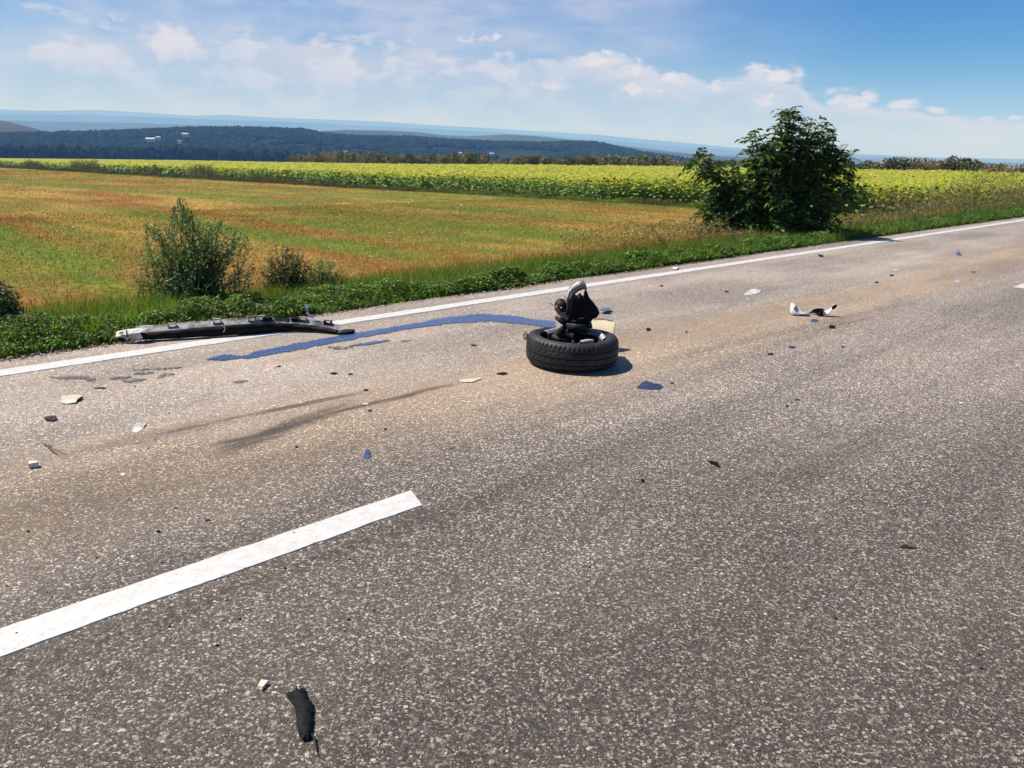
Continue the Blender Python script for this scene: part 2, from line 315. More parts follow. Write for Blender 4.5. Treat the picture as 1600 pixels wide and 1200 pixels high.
base = n.mix(n.m('MULTIPLY', mk, .9, clamp=True), base, (.05, .037, .029))
rust = n.m('MULTIPLY', n.mr(n.noise(tc, 2.6, 4, .6), .56, .72), n.mr(V_, 2.4, 3.2)); base = n.mix(n.m('MULTIPLY', rust, .22), base, (.28, .17, .10))
hgt = n.m('ADD', n.m('MULTIPLY', isst, n.mr(ra.outputs[2], 0, 1, .5, 1.)), n.m('MULTIPLY', n.m('SUBTRACT', 1., vb.outputs[0]), .4))
b = n.add('ShaderNodeBsdfPrincipled', Base__Color=base, Roughness=n.mr(rb.outputs[0], 0, 1, .6, .95)); b.inputs['Specular IOR Level'].default_value = .35
bp = n.add('ShaderNodeBump', Strength=1., Distance=.0035, Height=hgt); n.l.new(bp.outputs[0], b.inputs['Normal']); n.add('ShaderNodeOutputMaterial', Surface=b.outputs[0])
def rotz(o): o.rotation_euler = (0, 0, math.atan2(UD[1], UD[0])); return o
us = np.concatenate([np.arange(-60, -6, 3.), np.arange(-6, 45, .06), np.arange(45, 260, 2.)])
e1 = 5.94+(fbm(us*.9, us*0, 9, 4)-.5)*.16+(fbm(us*7, us*0, 19, 3)-.5)*.05; vs_ = np.linspace(-1.25, 5.7, 8)
V = np.concatenate([np.stack([np.repeat(us[:, None], 8, 1), np.repeat(vs_[None], len(us), 0), np.zeros((len(us), 8))], -1), np.stack([us, e1, np.full(len(us), -.006)], -1)[:, None], np.stack([us, e1+.02, np.full(len(us), -.05)], -1)[:, None]], 1)
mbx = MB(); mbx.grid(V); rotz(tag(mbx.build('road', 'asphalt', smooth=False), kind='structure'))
mt, n = newmat('road_paint'); tc = n.add('ShaderNodeTexCoord').outputs['Object']
f = n.mr(n.noise(tc, 18, 5, .7), .3, .7); f2 = n.m('MAXIMUM', n.mr(n.noise(tc, 120, 2, .6), .60, .7), n.m('MULTIPLY', n.mr(n.noise(tc, 42, 4, .75), .58, .66), n.mr(n.noise(tc, 2.5, 3), .35, .55)))
c_ = n.mix(f, (.44, .435, .42), (.54, .535, .52)); c_ = n.mix(n.m('MULTIPLY', f2, .55), c_, (.25, .23, .21))
b = n.add('ShaderNodeBsdfPrincipled', Base__Color=c_, Roughness=.6); bp = n.add('ShaderNodeBump', Strength=.6, Distance=.003, Height=n.noise(tc, 45, 4, .7)); n.l.new(bp.outputs[0], b.inputs['Normal'])
n.add('ShaderNodeOutputMaterial', Surface=b.outputs[0])
def stripe(name, u0, u1, vc, w, step=.02, rag=.006, parent=None):
    s_ = np.arange(u0, u1+step, step); k = 7.
    a = vc-w/2+(fbm(s_*k, s_*0, 41, 3)-.5)*rag*3+(rng.random(len(s_))-.5)*rag*.5; b_ = vc+w/2+(fbm(s_*k, s_*0, 47, 3)-.5)*rag*2+(rng.random(len(s_))-.5)*rag*.4; z = .004
    cols = [np.stack([s_, a, s_*0-.002], -1), np.stack([s_, a+.002, s_*0+z], -1), np.stack([s_, b_-.002, s_*0+z], -1), np.stack([s_, b_, s_*0-.002], -1)]
    e = np.stack(cols, 1)
    e[0, :, 0] -= np.array([0, .0, .01, .01]); e[-1, :, 0] += np.array([.0, .0, .05, .05]); e[-2, :, 0] += np.array([.01, .01, .03, .03])
    q = MB(); q.grid(e); return q.build(name, 'road_paint', smooth=False)
o = rotz(tag(stripe('edge_line', -8, 60, 5.56, .155, rag=.008), kind='structure'))
for a_, b_ in ((-1.2, 1.79), (10.78, 13.78), (22.8, 25.8), (34.8, 37.8)): rotz(tag(stripe('centre_line', a_, b_, 2.462, .15, rag=.005), kind='structure'))
# ------------------------------------------------------------------ far country
def farm(name, c1, c2, scale, c3=None):
    mt, n = newmat(name); P_ = n.add('ShaderNodeNewGeometry').outputs['Position']
    f = n.noise(P_, scale, 5, .6); c = n.mix(n.mr(f, .4, .6), c1, c2)
    if c3:
        v = n.add('ShaderNodeTexVoronoi', Vector=n.mapv(P_, (1, 1, 0)), Scale=scale*.8); c = n.mix(n.mr(n.add('ShaderNodeSeparateColor', i0=v.outputs['Color']).outputs[0], .74, .78), c, c3)
    b = n.add('ShaderNodeBsdfPrincipled', Base__Color=c, Roughness=1.); b.inputs['Specular IOR Level'].default_value = 0.
    n.add('ShaderNodeOutputMaterial', Surface=b.outputs[0])
farm('hill_woods', (.010, .018, .010), (.022, .032, .014), .008)
farm('hill_bare', (.075, .062, .040), (.055, .055, .03), .006)
farm('hill_fields', (.035, .05, .02), (.06, .075, .03), .0022, (.20, .19, .10))
farm('mountain_woods', (.03, .045, .025), (.06, .07, .04), .0005)
def hill(name, prof, r0, r1, r2, zf, mat, amp=0., nr=36, step=.0022, k=.004, lift=0.):
    prof = [(*azel(x, y),) for x, y in prof]; pa = np.array([p[0] for p in prof]); pe = np.array([p[1] for p in prof])
    A = np.arange(pa[0], pa[-1], step); E_ = np.interp(A, pa, pe); zr = EYE+E_*r1-lift
    Rr = np.concatenate([np.linspace(r0, r1, nr), np.linspace(r1, r2, 10)[1:]])
    AA, RR = np.meshgrid(A, Rr, indexing='ij'); x = RR*np.sin(AA); y = RR*np.cos(AA)
    t = np.where(RR < r1, (RR-r0)/(r1-r0), 1-(RR-r1)/(r2-r1)); s_ = t*t*(3-2*t)*.75+t*.25
    endf = np.clip(np.minimum(AA-A[0], A[-1]-AA)/.03, 0, 1)
    z = zf+(zr[:, None]-zf)*s_+(fbm(x*k, y*k, 91, 4)-.5)*amp*np.sin(np.clip(t, 0, 1)*math.pi)
    z = zf-5+(z-zf+5)*np.where((prof[0][1] > 9), 1, 1)
    q = MB(); P = np.stack([x, y, z], -1); P[:, 0, 2] -= 30; P[:, -1, 2] -= 60; q.grid(P)
    o = q.build(name, mat); o['kind'] = 'structure'; return (A, Rr, z)
ZF = -32.
wood = hill('hills', [(-160, 209), (-60, 208), (0, 210), (80, 208), (160, 206), (240, 203), (285, 201), (370, 200), (470, 203), (505, 209), (560, 214), (640, 215), (700, 219), (760, 222), (840, 224), (900, 222), (935, 224), (965, 231), (1000, 239), (1060, 247), (1130, 254)], 1020, 1650, 2150, ZF, 'hill_woods', 12, k=.009, lift=3.5)
hill('hills', [(-200, 180), (-90, 178), (-20, 184), (20, 192), (60, 202), (80, 207), (110, 214)], 1700, 2400, 3000, ZF, 'hill_bare', 5, k=.008)
hill('hills', [(440, 214), (500, 205), (540, 203), (600, 204), (650, 206), (690, 211), (730, 213), (790, 210), (830, 212), (880, 217), (960, 226), (1040, 236), (1120, 244), (1200, 250)], 2200, 3300, 4200, ZF, 'hill_fields', 20, k=.003)
hill('hills', [(-200, 186), (-60, 187), (40, 189), (120, 191), (200, 192), (300, 195), (400, 199), (480, 208), (560, 217)], 5000, 6800, 8200, ZF, 'mountain_woods', 24, k=.0015)
hill('mountains', [(-300, 172), (-150, 176), (0, 171), (60, 173), (150, 172), (230, 176), (300, 181), (350, 179), (430, 184), (520, 187), (600, 190), (680, 196), (760, 200), (840, 205), (930, 210), (1000, 217), (1060, 222), (1150, 231), (1250, 238), (1350, 242), (1500, 247), (1700, 250), (1900, 258)], 13000, 16500, 19000, ZF, 'mountain_woods', 100, k=.0007)
hill('mountains', [(-300, 180), (0, 178), (200, 181), (330, 187), (500, 192), (640, 200), (800, 208), (950, 219), (1060, 229), (1150, 236), (1320, 244), (1500, 249)], 9500, 12000, 12900, ZF, 'mountain_woods', 60, k=.001)
# blobs for tree canopies seen kilometres away
def ico(sub):
    import bmesh
    bm = bmesh.new(); bmesh.ops.create_icosphere(bm, subdivisions=sub, radius=1.); V = np.array([v.co[:] for v in bm.verts]); F = np.array([[v.index for v in f.verts] for f in bm.faces]); bm.free(); return V, F
IV1, IF1 = ico(1); IV2, IF2 = ico(2)
def blobs(name, P, Rad, mats, sub=1, flat=1., jit=.28, **kw):
    IV, IF = (IV1, IF1) if sub == 1 else (IV2, IF2); n_ = len(P); k = len(IV)
    th = rng.random(n_)*6.283; c_, s_ = np.cos(th), np.sin(th); v = np.repeat(IV[None], n_, 0); v = v*(1+(rng.random((n_, k, 1))-.5)*2*jit)
    x = v[..., 0]*c_[:, None]-v[..., 1]*s_[:, None]; y = v[..., 0]*s_[:, None]+v[..., 1]*c_[:, None]
    fz = (flat if hasattr(flat, '__len__') else np.full(n_, flat))
    v = np.stack([x, y, v[..., 2]*fz[:, None]], -1)*Rad[:, None, None]+P[:, None]
    F = (IF[None]+(np.arange(n_)*k)[:, None, None]).reshape(-1, 3); mi = np.repeat(rng.integers(0, len(mats), n_), len(IF))
    return tag(link(name, npmesh(name, v.reshape(-1, 3), F, mats, mi)), **kw)
for i, c in enumerate([(.007, .016, .009), (.013, .026, .012), (.022, .036, .017), (.005, .011, .008)]):
    farm('far_leaves_%s' % 'abcd'[i], tuple(q*.8 for q in c), c, .03)
FL = ['far_leaves_'+q for q in 'abcd']
A, Rr, Zg = wood; n_ = 26000; ai = rng.random(n_)*(len(A)-1); ri = np.sqrt(rng.random(n_))*35.
i0 = ai.astype(int); r0 = ri.astype(int); r1_ = np.minimum(r0+1, len(Rr)-1); rad_ = Rr[r0]+(Rr[r1_]-Rr[r0])*(ri-r0); az_ = A[i0]+(ai-i0)*(A[1]-A[0]); zz = Zg[i0, r0]+(Zg[i0, r1_]-Zg[i0, r0])*(ri-r0)
x = rad_*np.sin(az_); y = rad_*np.cos(az_); keep = (fbm(x*.008, y*.008, 5, 3) < .60) | (rad_ > 1450)
x, y, zz = x[keep], y[keep], zz[keep]; rs = 3.4+3*rng.random(len(x)); pa, pb = azel(0, 0), 0
blobs('wood', np.stack([x, y, zz+rs*.35], -1), rs, FL, flat=.9, kind='stuff', label='dark blue-green wood covering the long low hill beyond the fields', category='wood')
# valley belt of trees below the wood
vp = []
print('belt base', [tuple(np.round(GT(px, py), 0)) for px, py in ((20, 245), (100, 246), (300, 248), (450, 250))])
for k in range(2600):
    px = random.uniform(-140, 620); a, _ = azel(px, 240); r = random.uniform(880, 1030); h = random.uniform(9.5, 14)*(1 if fbm(np.array([px*.01]), np.array([r*.01]), 8)[0] > .42 else .75)
    if px > 470: h *= .8
    x, y = r*math.sin(a), r*math.cos(a); z = GZ(x, y)
    for q in range(4): w = random.uniform(.2, .34)*h; vp.append((x+random.uniform(-.2, .2)*h, y+random.uniform(-.2, .2)*h, z+h*random.uniform(.25, .8), w, random.uniform(1., 1.5)))
vp = np.array(vp); blobs('wood', vp[:, :3], vp[:, 3], FL[:3], flat=vp[:, 4], kind='stuff', label='belt of tall dark trees along the valley floor beyond the sunflowers on the left', category='wood')
# village and farm buildings on the wooded hill
plain('white_wall', (.50, .49, .47), .8, .05); plain('tile_roof', (.35, .16, .10), .8, .2); plain('grey_roof', (.38, .39, .41), .6, .1)
def onhill(px, py):
    a, e = azel(px, py); ia = int(np.clip((a-A[0])/(A[1]-A[0]), 0, len(A)-1)); zl = EYE+e*Rr
    d = np.where(Zg[ia] >= zl)[0]; r = Rr[d[0]] if len(d) else 3000.; return r*math.sin(a), r*math.cos(a), EYE+e*r
def house(px, py, w, d, h, roof, label, rz=0.):
    x, y, z = onhill(px, py); k_ = .93; x, y, z = x*k_, y*k_, EYE+(z-EYE)*k_+.5; t = empty('house', (x, y, z), rz, label=label, category='house', group='far buildings on the wooded hill')
    w *= .42; d *= .42; h *= .5; q = MB(); q.box((0, 0, h/2-.7), (w, d, h+1.4)); q.build('wall', 'white_wall', t, smooth=False)
    q = MB(); o_ = .5; q.add([(-w/2-o_, -d/2-o_, h), (w/2+o_, -d/2-o_, h), (w/2+o_, d/2+o_, h), (-w/2-o_, d/2+o_, h), (-w/2-o_, 0, h+d*.32), (w/2+o_, 0, h+d*.32)], [(0, 1, 5, 4), (2, 3, 4, 5), (0, 4, 3), (1, 2, 5), (3, 2, 1, 0)]); q.build('roof', roof, t, smooth=False)
house(236, 221, 30, 14, 6, 'grey_roof', 'long white farm building with a grey roof, leftmost on the wooded hill')
house(248, 219.5, 13, 11, 8, 'grey_roof', 'small white farm building just right of the long one on the wooded hill', .3)
house(290, 213.5, 22, 12, 7, 'grey_roof', 'white house standing highest on the wooded hill', .1)
house(281, 224, 12, 10, 5, 'tile_roof', 'small house a little below the highest white house on the hill', .2)
house(540, 240, 11, 9, 5, 'tile_roof', 'small red-roofed house at the foot of the hill above the sunflowers', .4)
house(719, 242, 12, 9, 5, 'grey_roof', 'small pale house at the foot of the hill, left of the other valley houses', .2)
house(768, 243, 15, 9, 5, 'grey_roof', 'pale house at the foot of the hill, right of the other valley houses', -.2)

# ------------------------------------------------------------------ leaves, blades
def visible(P, mx=260, my=80):
    x, y = PJ(P); a = (P-np.array([0, 0, EYE]))@CF; return (a > .2) & (x > -mx) & (x < 1600+mx) & (y > -my) & (y < 1200+my)
def unit(v): return v/np.maximum(np.linalg.norm(v, axis=-1, keepdims=True), 1e-9)
def leaves(name, P, D, Nn, L, Wd, mats, mi=None, bend=.25, parent=None, base=.25, tip=.12):
    """leaf blades of two quads each: P base, D direction, Nn approximate normal"""
    n_ = len(P); L = np.broadcast_to(np.asarray(L, float), (n_,))[:, None]; Wd = np.broadcast_to(np.asarray(Wd, float), (n_,))[:, None]
    D = unit(D); s_ = unit(np.cross(D, Nn)); up = np.cross(s_, D)
    m_ = P+D*L*.5+up*L*bend*.35; t_ = P+D*L*.97-up*L*bend*.35
    V = np.stack([P-s_*Wd*base*.5, P+s_*Wd*base*.5, m_-s_*Wd*.5, m_+s_*Wd*.5, t_-s_*Wd*tip*.5, t_+s_*Wd*tip*.5], 1).reshape(-1, 3)
    F = (np.array([[0, 1, 3, 2], [2, 3, 5, 4]])[None]+(np.arange(n_)*6)[:, None, None]).reshape(-1, 4)
    if mi is None: mi = rng.integers(0, len(mats), n_)
    return link(name, npmesh(name, V, F, mats, np.repeat(mi, 2)), parent)
def randdir(n_, zlo=-1., zhi=1.):
    z = rng.uniform(zlo, zhi, n_); t = rng.random(n_)*6.2832; r = np.sqrt(np.maximum(0, 1-z*z)); return np.stack([r*np.cos(t), r*np.sin(t), z], -1)
leafm('verge_green', (.085, .18, .024), .42); leafm('verge_dark', (.04, .10, .018), .35); leafm('verge_lime', (.17, .25, .035), .45)
leafm('straw', (.43, .29, .08), .3, .6, .45, 22.); leafm('rust_straw', (.33, .165, .04), .3, .6, .45, 22.); leafm('grass_green', (.155, .21, .03), .4, .5); leafm('pale_straw', (.66, .52, .26), .3, .6)
# broad-leaved verge growth along the asphalt edge
def verge(n_, umin, umax, size, dens_pow=1.):
    u = umin+(umax-umin)*rng.random(n_)**dens_pow
    w = .95+.5*(fbm(u*.5, u*0, 61, 3)-.5)*2*.7; lo = 5.98+(fbm(u*.9, u*0, 9, 4)-.5)*.16+.02
    cl = fbm(u*2.2, rng.random(n_)*0+3, 66, 3)
    t = rng.random(n_)**.85; v = lo+t*w*np.interp(u, [0, 3, 5, 14, 25], [.9, .72, .55, .5, .5]); clump = fbm(u*3.2, v*3.2, 67, 3); keep = clump > .30
    H_ = np.interp(u, [0, 3, 5, 14, 25], [.85, .8, .68, .62, .6])*(.06+.17*np.sin(np.clip(t*1.25, 0, 1)*2.6))*(.62+.7*sst(clump, .3, .75))*(1-.35*sst(t, .75, 1.)); hh = H_*(1-rng.random(n_)**2.2*.85)
    x, y = xy(u, v); P = np.stack([x, y, ground_z(x, y)+hh], -1); ok = keep & visible(P); P = P[ok]; n_ = len(P); s_ = size(u[ok])*(.7+.6*rng.random(n_))
    mi = np.where(rng.random(n_) < .42, 0, np.where(rng.random(n_) < .6, 1, 2)); dryp = rng.random(n_) < .05; mi[dryp] = 3
    D = randdir(n_, -.3, .6); Nn = unit(randdir(n_, -.2, 1)+np.array([0, 0, .6]))
    return P, D, Nn, s_, s_*.62, mi
VM = ['verge_green', 'verge_dark', 'verge_lime', 'straw']
parts = [verge(170000, -5, 13, lambda u: .022+.0008*np.maximum(u, 0)), verge(90000, 8, 45, lambda u: .034+.0012*u)]
cat_ = [np.concatenate([p[i] for p in parts]) for i in range(6)]
tag(leaves('verge_plants', cat_[0], cat_[1], cat_[2], cat_[3], cat_[4], VM, cat_[5]), kind='stuff', label='low leafy green weeds growing thick along the edge of the asphalt', category='verge weeds')
# narrow grass in the verge
def blades(name, u, v, h, w, mats, mi, lean=.35, **kw):
    x, y = xy(u, v); P = np.stack([x, y, ground_z(x, y)-.01], -1); ok = visible(P+np.array([0, 0, .2])); P = P[ok]; h = h[ok]; w = w[ok]; mi = mi[ok]; n_ = len(P)
    D = unit(np.stack([rng.normal(0, lean, n_), rng.normal(0, lean, n_), np.ones(n_)], -1)); th = rng.random(n_)*6.28; s_ = np.stack([np.cos(th), np.sin(th), th*0], -1)*w[:, None]*.5
    top = P+D*h[:, None]+np.stack([rng.normal(0, .12, n_)*h, rng.normal(0, .12, n_)*h, -.05*h], -1); mid = P+D*h[:, None]*.55
    V = np.stack([P-s_, P+s_, mid+s_*.8, mid-s_*.8, top], 1); k = np.arange(n_)*5
    F = np.concatenate([np.stack([k, k+1, k+2], 1), np.stack([k, k+2, k+3], 1), np.stack([k+3, k+2, k+4], 1)]); return tag(link(name, npmesh(name, V.reshape(-1, 3), F, mats, np.tile(mi, 3))), **kw)
GM = ['rust_straw', 'straw', 'grass_green', 'pale_straw']
def grassband(n_, u0, u1, v0, v1, h0, w0, pu=1., pv=1.):
    u = u0+(u1-u0)*rng.random(n_)**pu; v = v0+(v1-v0)*rng.random(n_)**pv; g = green(u, v)+rng.normal(0, .10, n_); st = fbm(u*.3, v*.1, 55)+rng.normal(0, .12, n_)+.16*sst(u, 3, 14)-.03
    mi = np.where(g > .57, 2, np.where(st > .54, 1, 0)); mi[rng.random(n_) < .045] = 3
    h = h0(v)*(.5+.9*rng.random(n_))*np.where(mi == 2, .8, 1); return u, v, h, w0(v)*(.7+.6*rng.random(n_)), mi
q = [grassband(130000, -7, 46, 7.2, 17, lambda v: .13+0*v, lambda v: .0075+.0006*(v-7)), grassband(170000, -8, 46, 15, 45, lambda v: .085+0*v, lambda v: .012+.0007*(v-14), pv=1.2), grassband(70000, -10, 46, 42, 190, lambda v: .10+0*v, lambda v: .026+.0006*(v-38), pv=1.3),
     grassband(26000, -6, 40, 6.7, 8.1, lambda v: .26+0*v, lambda v: .006+0*v)]
q = [np.concatenate([a[i] for a in q]) for i in range(5)]
blades('stubble_grass', *q[:4], GM, q[4], kind='stuff', label='orange-brown mown stubble streaked with fresh green grass', category='grass')
# fine green grass tongue on the far verge
n_ = 60000; u = 7+38*rng.random(n_); v = 6.0+2.1*rng.random(n_)**1.4; blades('verge_grass', u, v, (.07+.14*rng.random(n_))*(1+.02*u), .006+.0005*u, ['verge_green', 'verge_dark', 'grass_green'], rng.integers(0, 3, n_), kind='stuff', label='short dark green grass along the far stretch of road edge', category='grass')
n_ = 110000; u = -5+20*rng.random(n_)**1.1; v = 6.0+1.1*rng.random(n_); blades('verge_grass', u, v, (.07+.21*rng.random(n_)**1.3)*np.where(u < 2.5, 1.1, .85)*np.where(v < 6.15, .5, 1.), .006+.0003*np.maximum(u, 0), ['verge_green', 'grass_green', 'verge_lime', 'straw'], rng.choice(4, n_, p=[.4, .3, .24, .06]), kind='stuff', label='bright green grass blades mixed through the near verge weeds', category='grass')
# gravel and dry litter on the shoulder
plain('gravel_pale', (.45, .40, .33), .9, .3); plain('gravel_brown', (.22, .16, .11), .9, .3)
n_ = 9000; u = -5+40*rng.random(n_)**1.5; v = 5.93+(fbm(u*.9, u*0, 9, 4)-.5)*.16+np.abs(rng.normal(0, .10, n_))-.05; x, y = xy(u, v); r = .003+.007*rng.random(n_)**2
blobs('gravel', np.stack([x, y, np.where(v < 5.95, 0, ground_z(x, y))+r*.4], -1), r, ['gravel_pale', 'gravel_brown'], flat=.6, kind='stuff', label='loose grit and gravel along the broken edge of the asphalt', category='gravel')

# ------------------------------------------------------------------ sunflowers
leafm('sunflower_leaf_yellow', (.43, .41, .055), .40, .55, tcol=(.62, .62, .04)); leafm('sunflower_leaf', (.24, .33, .035), .4, .55); leafm('sunflower_leaf_low', (.20, .29, .07), .3, .55); leafm('sunflower_sepal', (.60, .45, .03), .3); plain('sunflower_stem', (.20, .26, .07), .7); plain('sunflower_disc', (.06, .045, .02), .9)
def sun_mesh(seed, Hh=1.72):
    r = np.random.default_rng(seed); st = MB(); top = (r.normal(0, .05), r.normal(0, .05), Hh*.96); hd = r.random()*6.28 if seed % 3 else 1.9
    hx, hy = math.cos(hd), math.sin(hd); st.tube([(0, 0, 0), (top[0]*.5, top[1]*.5, Hh*.5), top, (top[0]+hx*.07, top[1]+hy*.07, Hh*1.0), (top[0]+hx*.14, top[1]+hy*.14, Hh*.96)], [.016, .014, .011, .009, .009], 5)
    n_ = 17; zf = np.linspace(.18, .97, n_); th = np.arange(n_)*2.4+r.random(); P = np.stack([top[0]*zf, top[1]*zf, zf*Hh], -1); D = np.stack([np.cos(th), np.sin(th), .35-.5*r.random(n_)+(zf-.6)*.5], -1)
    pl = P+D*.06; L = (.20+.14*np.sin(zf*2.6))*(.85+.3*r.random(n_)); mi = np.where(zf > .72, r.integers(1, 3, n_), np.where(zf > .45, r.integers(2, 4, n_), 3)); mi = np.where(zf > .84, np.where(r.random(n_) < .75, 1, 2), mi)
    Nn = np.tile([0, 0, 1.], (n_, 1))+r.normal(0, .25, (n_, 3)); D_ = unit(D); s_ = unit(np.cross(D_, Nn)); up = np.cross(s_, D_); V = []
    for i in range(n_):
        a = pl[i]; w = L[i]*.42; l = L[i]; d = D_[i]; s1 = s_[i]; u1 = up[i]
        V.append([a, a+d*l*.12-s1*w+u1*.02, a+d*l*.12+s1*w+u1*.02, a+d*l*.55-s1*w*.85-u1*l*.02, a+d*l*.55+s1*w*.85-u1*l*.02, a+d*l*.98-u1*l*.30])
        st.add(V[-1], [(0, 2, 4, 3), (0, 3, 1), (3, 4, 5)], int(mi[i])); st.tube([P[i], a], .005, 3, 0, False)
    h = MB(); c = Vector((top[0]+hx*.17, top[1]+hy*.17, Hh*.93)); ax = Vector((hx*.75, hy*.75, -.66)).normalized(); a = ax.cross(Vector((0, 0, 1))).normalized(); b_ = ax.cross(a); rr_ = .095
    ring = lambda rad, off: [c+ax*off+(a*math.cos(t)+b_*math.sin(t))*rad for t in np.linspace(0, 6.283, 13)[:-1]]
    h.add(ring(rr_*.5, -.035)+ring(rr_, -.01), [(i, (i+1) % 12, 12+(i+1) % 12, 12+i) for i in range(12)]+[tuple(range(12))], 1); h.add(ring(rr_, -.01)+ring(rr_*.9, .022), [(i, (i+1) % 12, 12+(i+1) % 12, 12+i) for i in range(12)]+[tuple(range(12, 24))], 0)
    for k in range(16):
        t = 2*math.pi*k/16+.1; o_ = a*math.cos(t)+b_*math.sin(t); s1 = ax.cross(o_); p0 = c+o_*rr_*.9; h.add([p0-s1*.018, p0+s1*.018, p0+o_*.05-ax*.01+s1*.008, p0+o_*.05-ax*.01-s1*.008], [(0, 1, 2, 3)], 2)
    return st, h
protos = []
SM = ['sunflower_stem', 'sunflower_leaf_yellow', 'sunflower_leaf', 'sunflower_leaf_low']; HM = ['sunflower_disc', 'sunflower_leaf', 'sunflower_sepal']
u_, v_ = np.meshgrid(np.arange(46.2, 122, .66), np.arange(9.5, 385, .34)); u_ = u_.ravel()+rng.normal(0, .06, u_.size); v_ = v_.ravel()+rng.normal(0, .08, v_.size)
k = rng.random(u_.size) < .93; u_, v_ = u_[k], v_[k]; x, y = xy(u_, v_); P = np.stack([x, y, ground_z(x, y)], -1); ok = visible(P+np.array([0, 0, 1.]), 200); P = P[ok]; u_ = u_[ok]; v_ = v_[ok]
d = np.hypot(P[:, 0], P[:, 1]); infr = visible(P+np.array([0, 0, 1.3]), -12, 0); sc = np.where(infr & (u_ < 48.4), d, 1e9)
idx = np.argsort(sc)[:290]; isf = np.zeros(len(P), bool); isf[idx] = True
SG = 'sunflowers in the front rows facing the stubble field'; SL = 'sunflower with yellowing leaves and a drooping brown head in the front rows of the field'
print('sunflowers', len(P), 'front d', sc[idx].max())
for s_ in range(6):
    st, h = sun_mesh(s_+1); root = st.build('sunflower', SM); tag(root, SL, 'sunflower', SG); hd = h.build('flower_head', HM, root); protos.append((root, hd))
for n_i, i in enumerate(idx):
    pr = protos[n_i % 6]
    if n_i < 6: o, hh = pr
    else: o = pr[0].copy(); COL.objects.link(o); hh = pr[1].copy(); COL.objects.link(hh); hh.parent = o
    o.location = P[i]; o.rotation_euler = (0, 0, (random.uniform(-.5, .5) if n_i % 3 == 0 else random.uniform(0, 6.28))); s1 = random.uniform(.86, 1.08); o.scale = (s1*1.1, s1*1.1, s1)
Pr = P[~isf]; dr = d[~isf]; ur = u_[~isf]; keepp = rng.random(len(Pr)) < np.where(dr < 75, 1, np.where(dr < 130, .5, .22)); Pr = Pr[keepp]; dr = dr[keepp]; ur = ur[keepp]
sz = np.where(dr < 75, 1., np.where(dr < 130, 1.3, 1.9)); nl = 12; n_ = len(Pr)
zf = np.tile(np.linspace(.22, .99, nl), (n_, 1)); fr_ = (ur < 51)[:, None]; zf = np.where(fr_, zf, .6+.4*(zf-.22)/.77); th = rng.random((n_, nl))*6.28; hh = 1.7*(.88+.2*rng.random(n_))[:, None]*(.94+.12*fbm(Pr[:, 0]*.2, Pr[:, 1]*.2, 12, 2))[:, None]
PP = Pr[:, None]+np.stack([np.cos(th)*.05, np.sin(th)*.05, zf*hh], -1); DD = np.stack([np.cos(th), np.sin(th), .25-.5*rng.random((n_, nl))], -1)
mi = np.where(zf > .82, np.where(rng.random(zf.shape) < .78, 0, 1), np.where(zf > .7, 1, 2)); L = (.30*sz[:, None]*(.8+.4*rng.random(zf.shape)))
sf_ = leaves('sunflower_crop', PP.reshape(-1, 3), DD.reshape(-1, 3), (np.array([0, 0, 1.])+rng.normal(0, .22, (n_*nl, 3))), L.ravel(), (L*.85).ravel(), ['sunflower_leaf_yellow', 'sunflower_leaf', 'sunflower_leaf_low'], mi.ravel(), bend=.35, base=.6, tip=.2)
tag(sf_, 'wide field of yellow-green sunflowers behind the front rows', 'sunflower field', kind='stuff')
# brown heads scattered in the crop
nh = rng.random(len(Pr)) < .55; hp = Pr[nh]+np.stack([rng.normal(0, .1, nh.sum()), rng.normal(0, .1, nh.sum()), 1.42+.12*rng.random(nh.sum())], -1)
blobs('sunflower_heads', hp, (.075+.03*rng.random(len(hp)))*np.where(dr[nh] < 90, 1, 1.4), ['sunflower_disc', 'sunflower_sepal', 'sunflower_disc'], flat=.5, kind='stuff', label='brown drooping heads scattered through the sunflower field', category='sunflower heads')

# ------------------------------------------------------------------ tall weeds and scrub
leafm('weed_olive', (.09, .10, .03), .3); leafm('weed_brown', (.18, .115, .055), .25); leafm('weed_red', (.22, .10, .05), .25); leafm('scrub_green', (.045, .075, .025), .25); leafm('weed_tan', (.30, .23, .12), .25); leafm('weed_straw', (.34, .25, .11), .3)
def scrub(name, n_, u0, u1, v0, v1, h0, size, mats, hfun=None, flick=.35, mn=.35, **kw):
    u = rng.uniform(u0, u1, n_); v = rng.uniform(v0, v1, n_); cl = fbm(u*.45, v*.45, 101, 4); H_ = h0*(mn+(1.6-mn)*sst(cl, .25, .75))
    if hfun is not None: H_ = H_*hfun(u, v)
    t = rng.random(n_)**.75; x, y = xy(u, v); P = np.stack([x, y, ground_z(x, y)+H_*t], -1); ok = visible(P, 200) & (H_ > .08); P = P[ok]; n_ = len(P)
    D = unit(randdir(n_, -.1, 1)+np.array([0, 0, .5])); s_ = size*(.6+.8*rng.random(n_)); pick = sst(fbm(u[ok]*.6, v[ok]*.6, 131, 3)+rng.normal(0, .12, n_), .25, .75); mi = np.clip((pick*len(mats)).astype(int), 0, len(mats)-1)
    return tag(leaves(name, P, D, randdir(n_), s_, s_*flick, mats, mi), **kw)
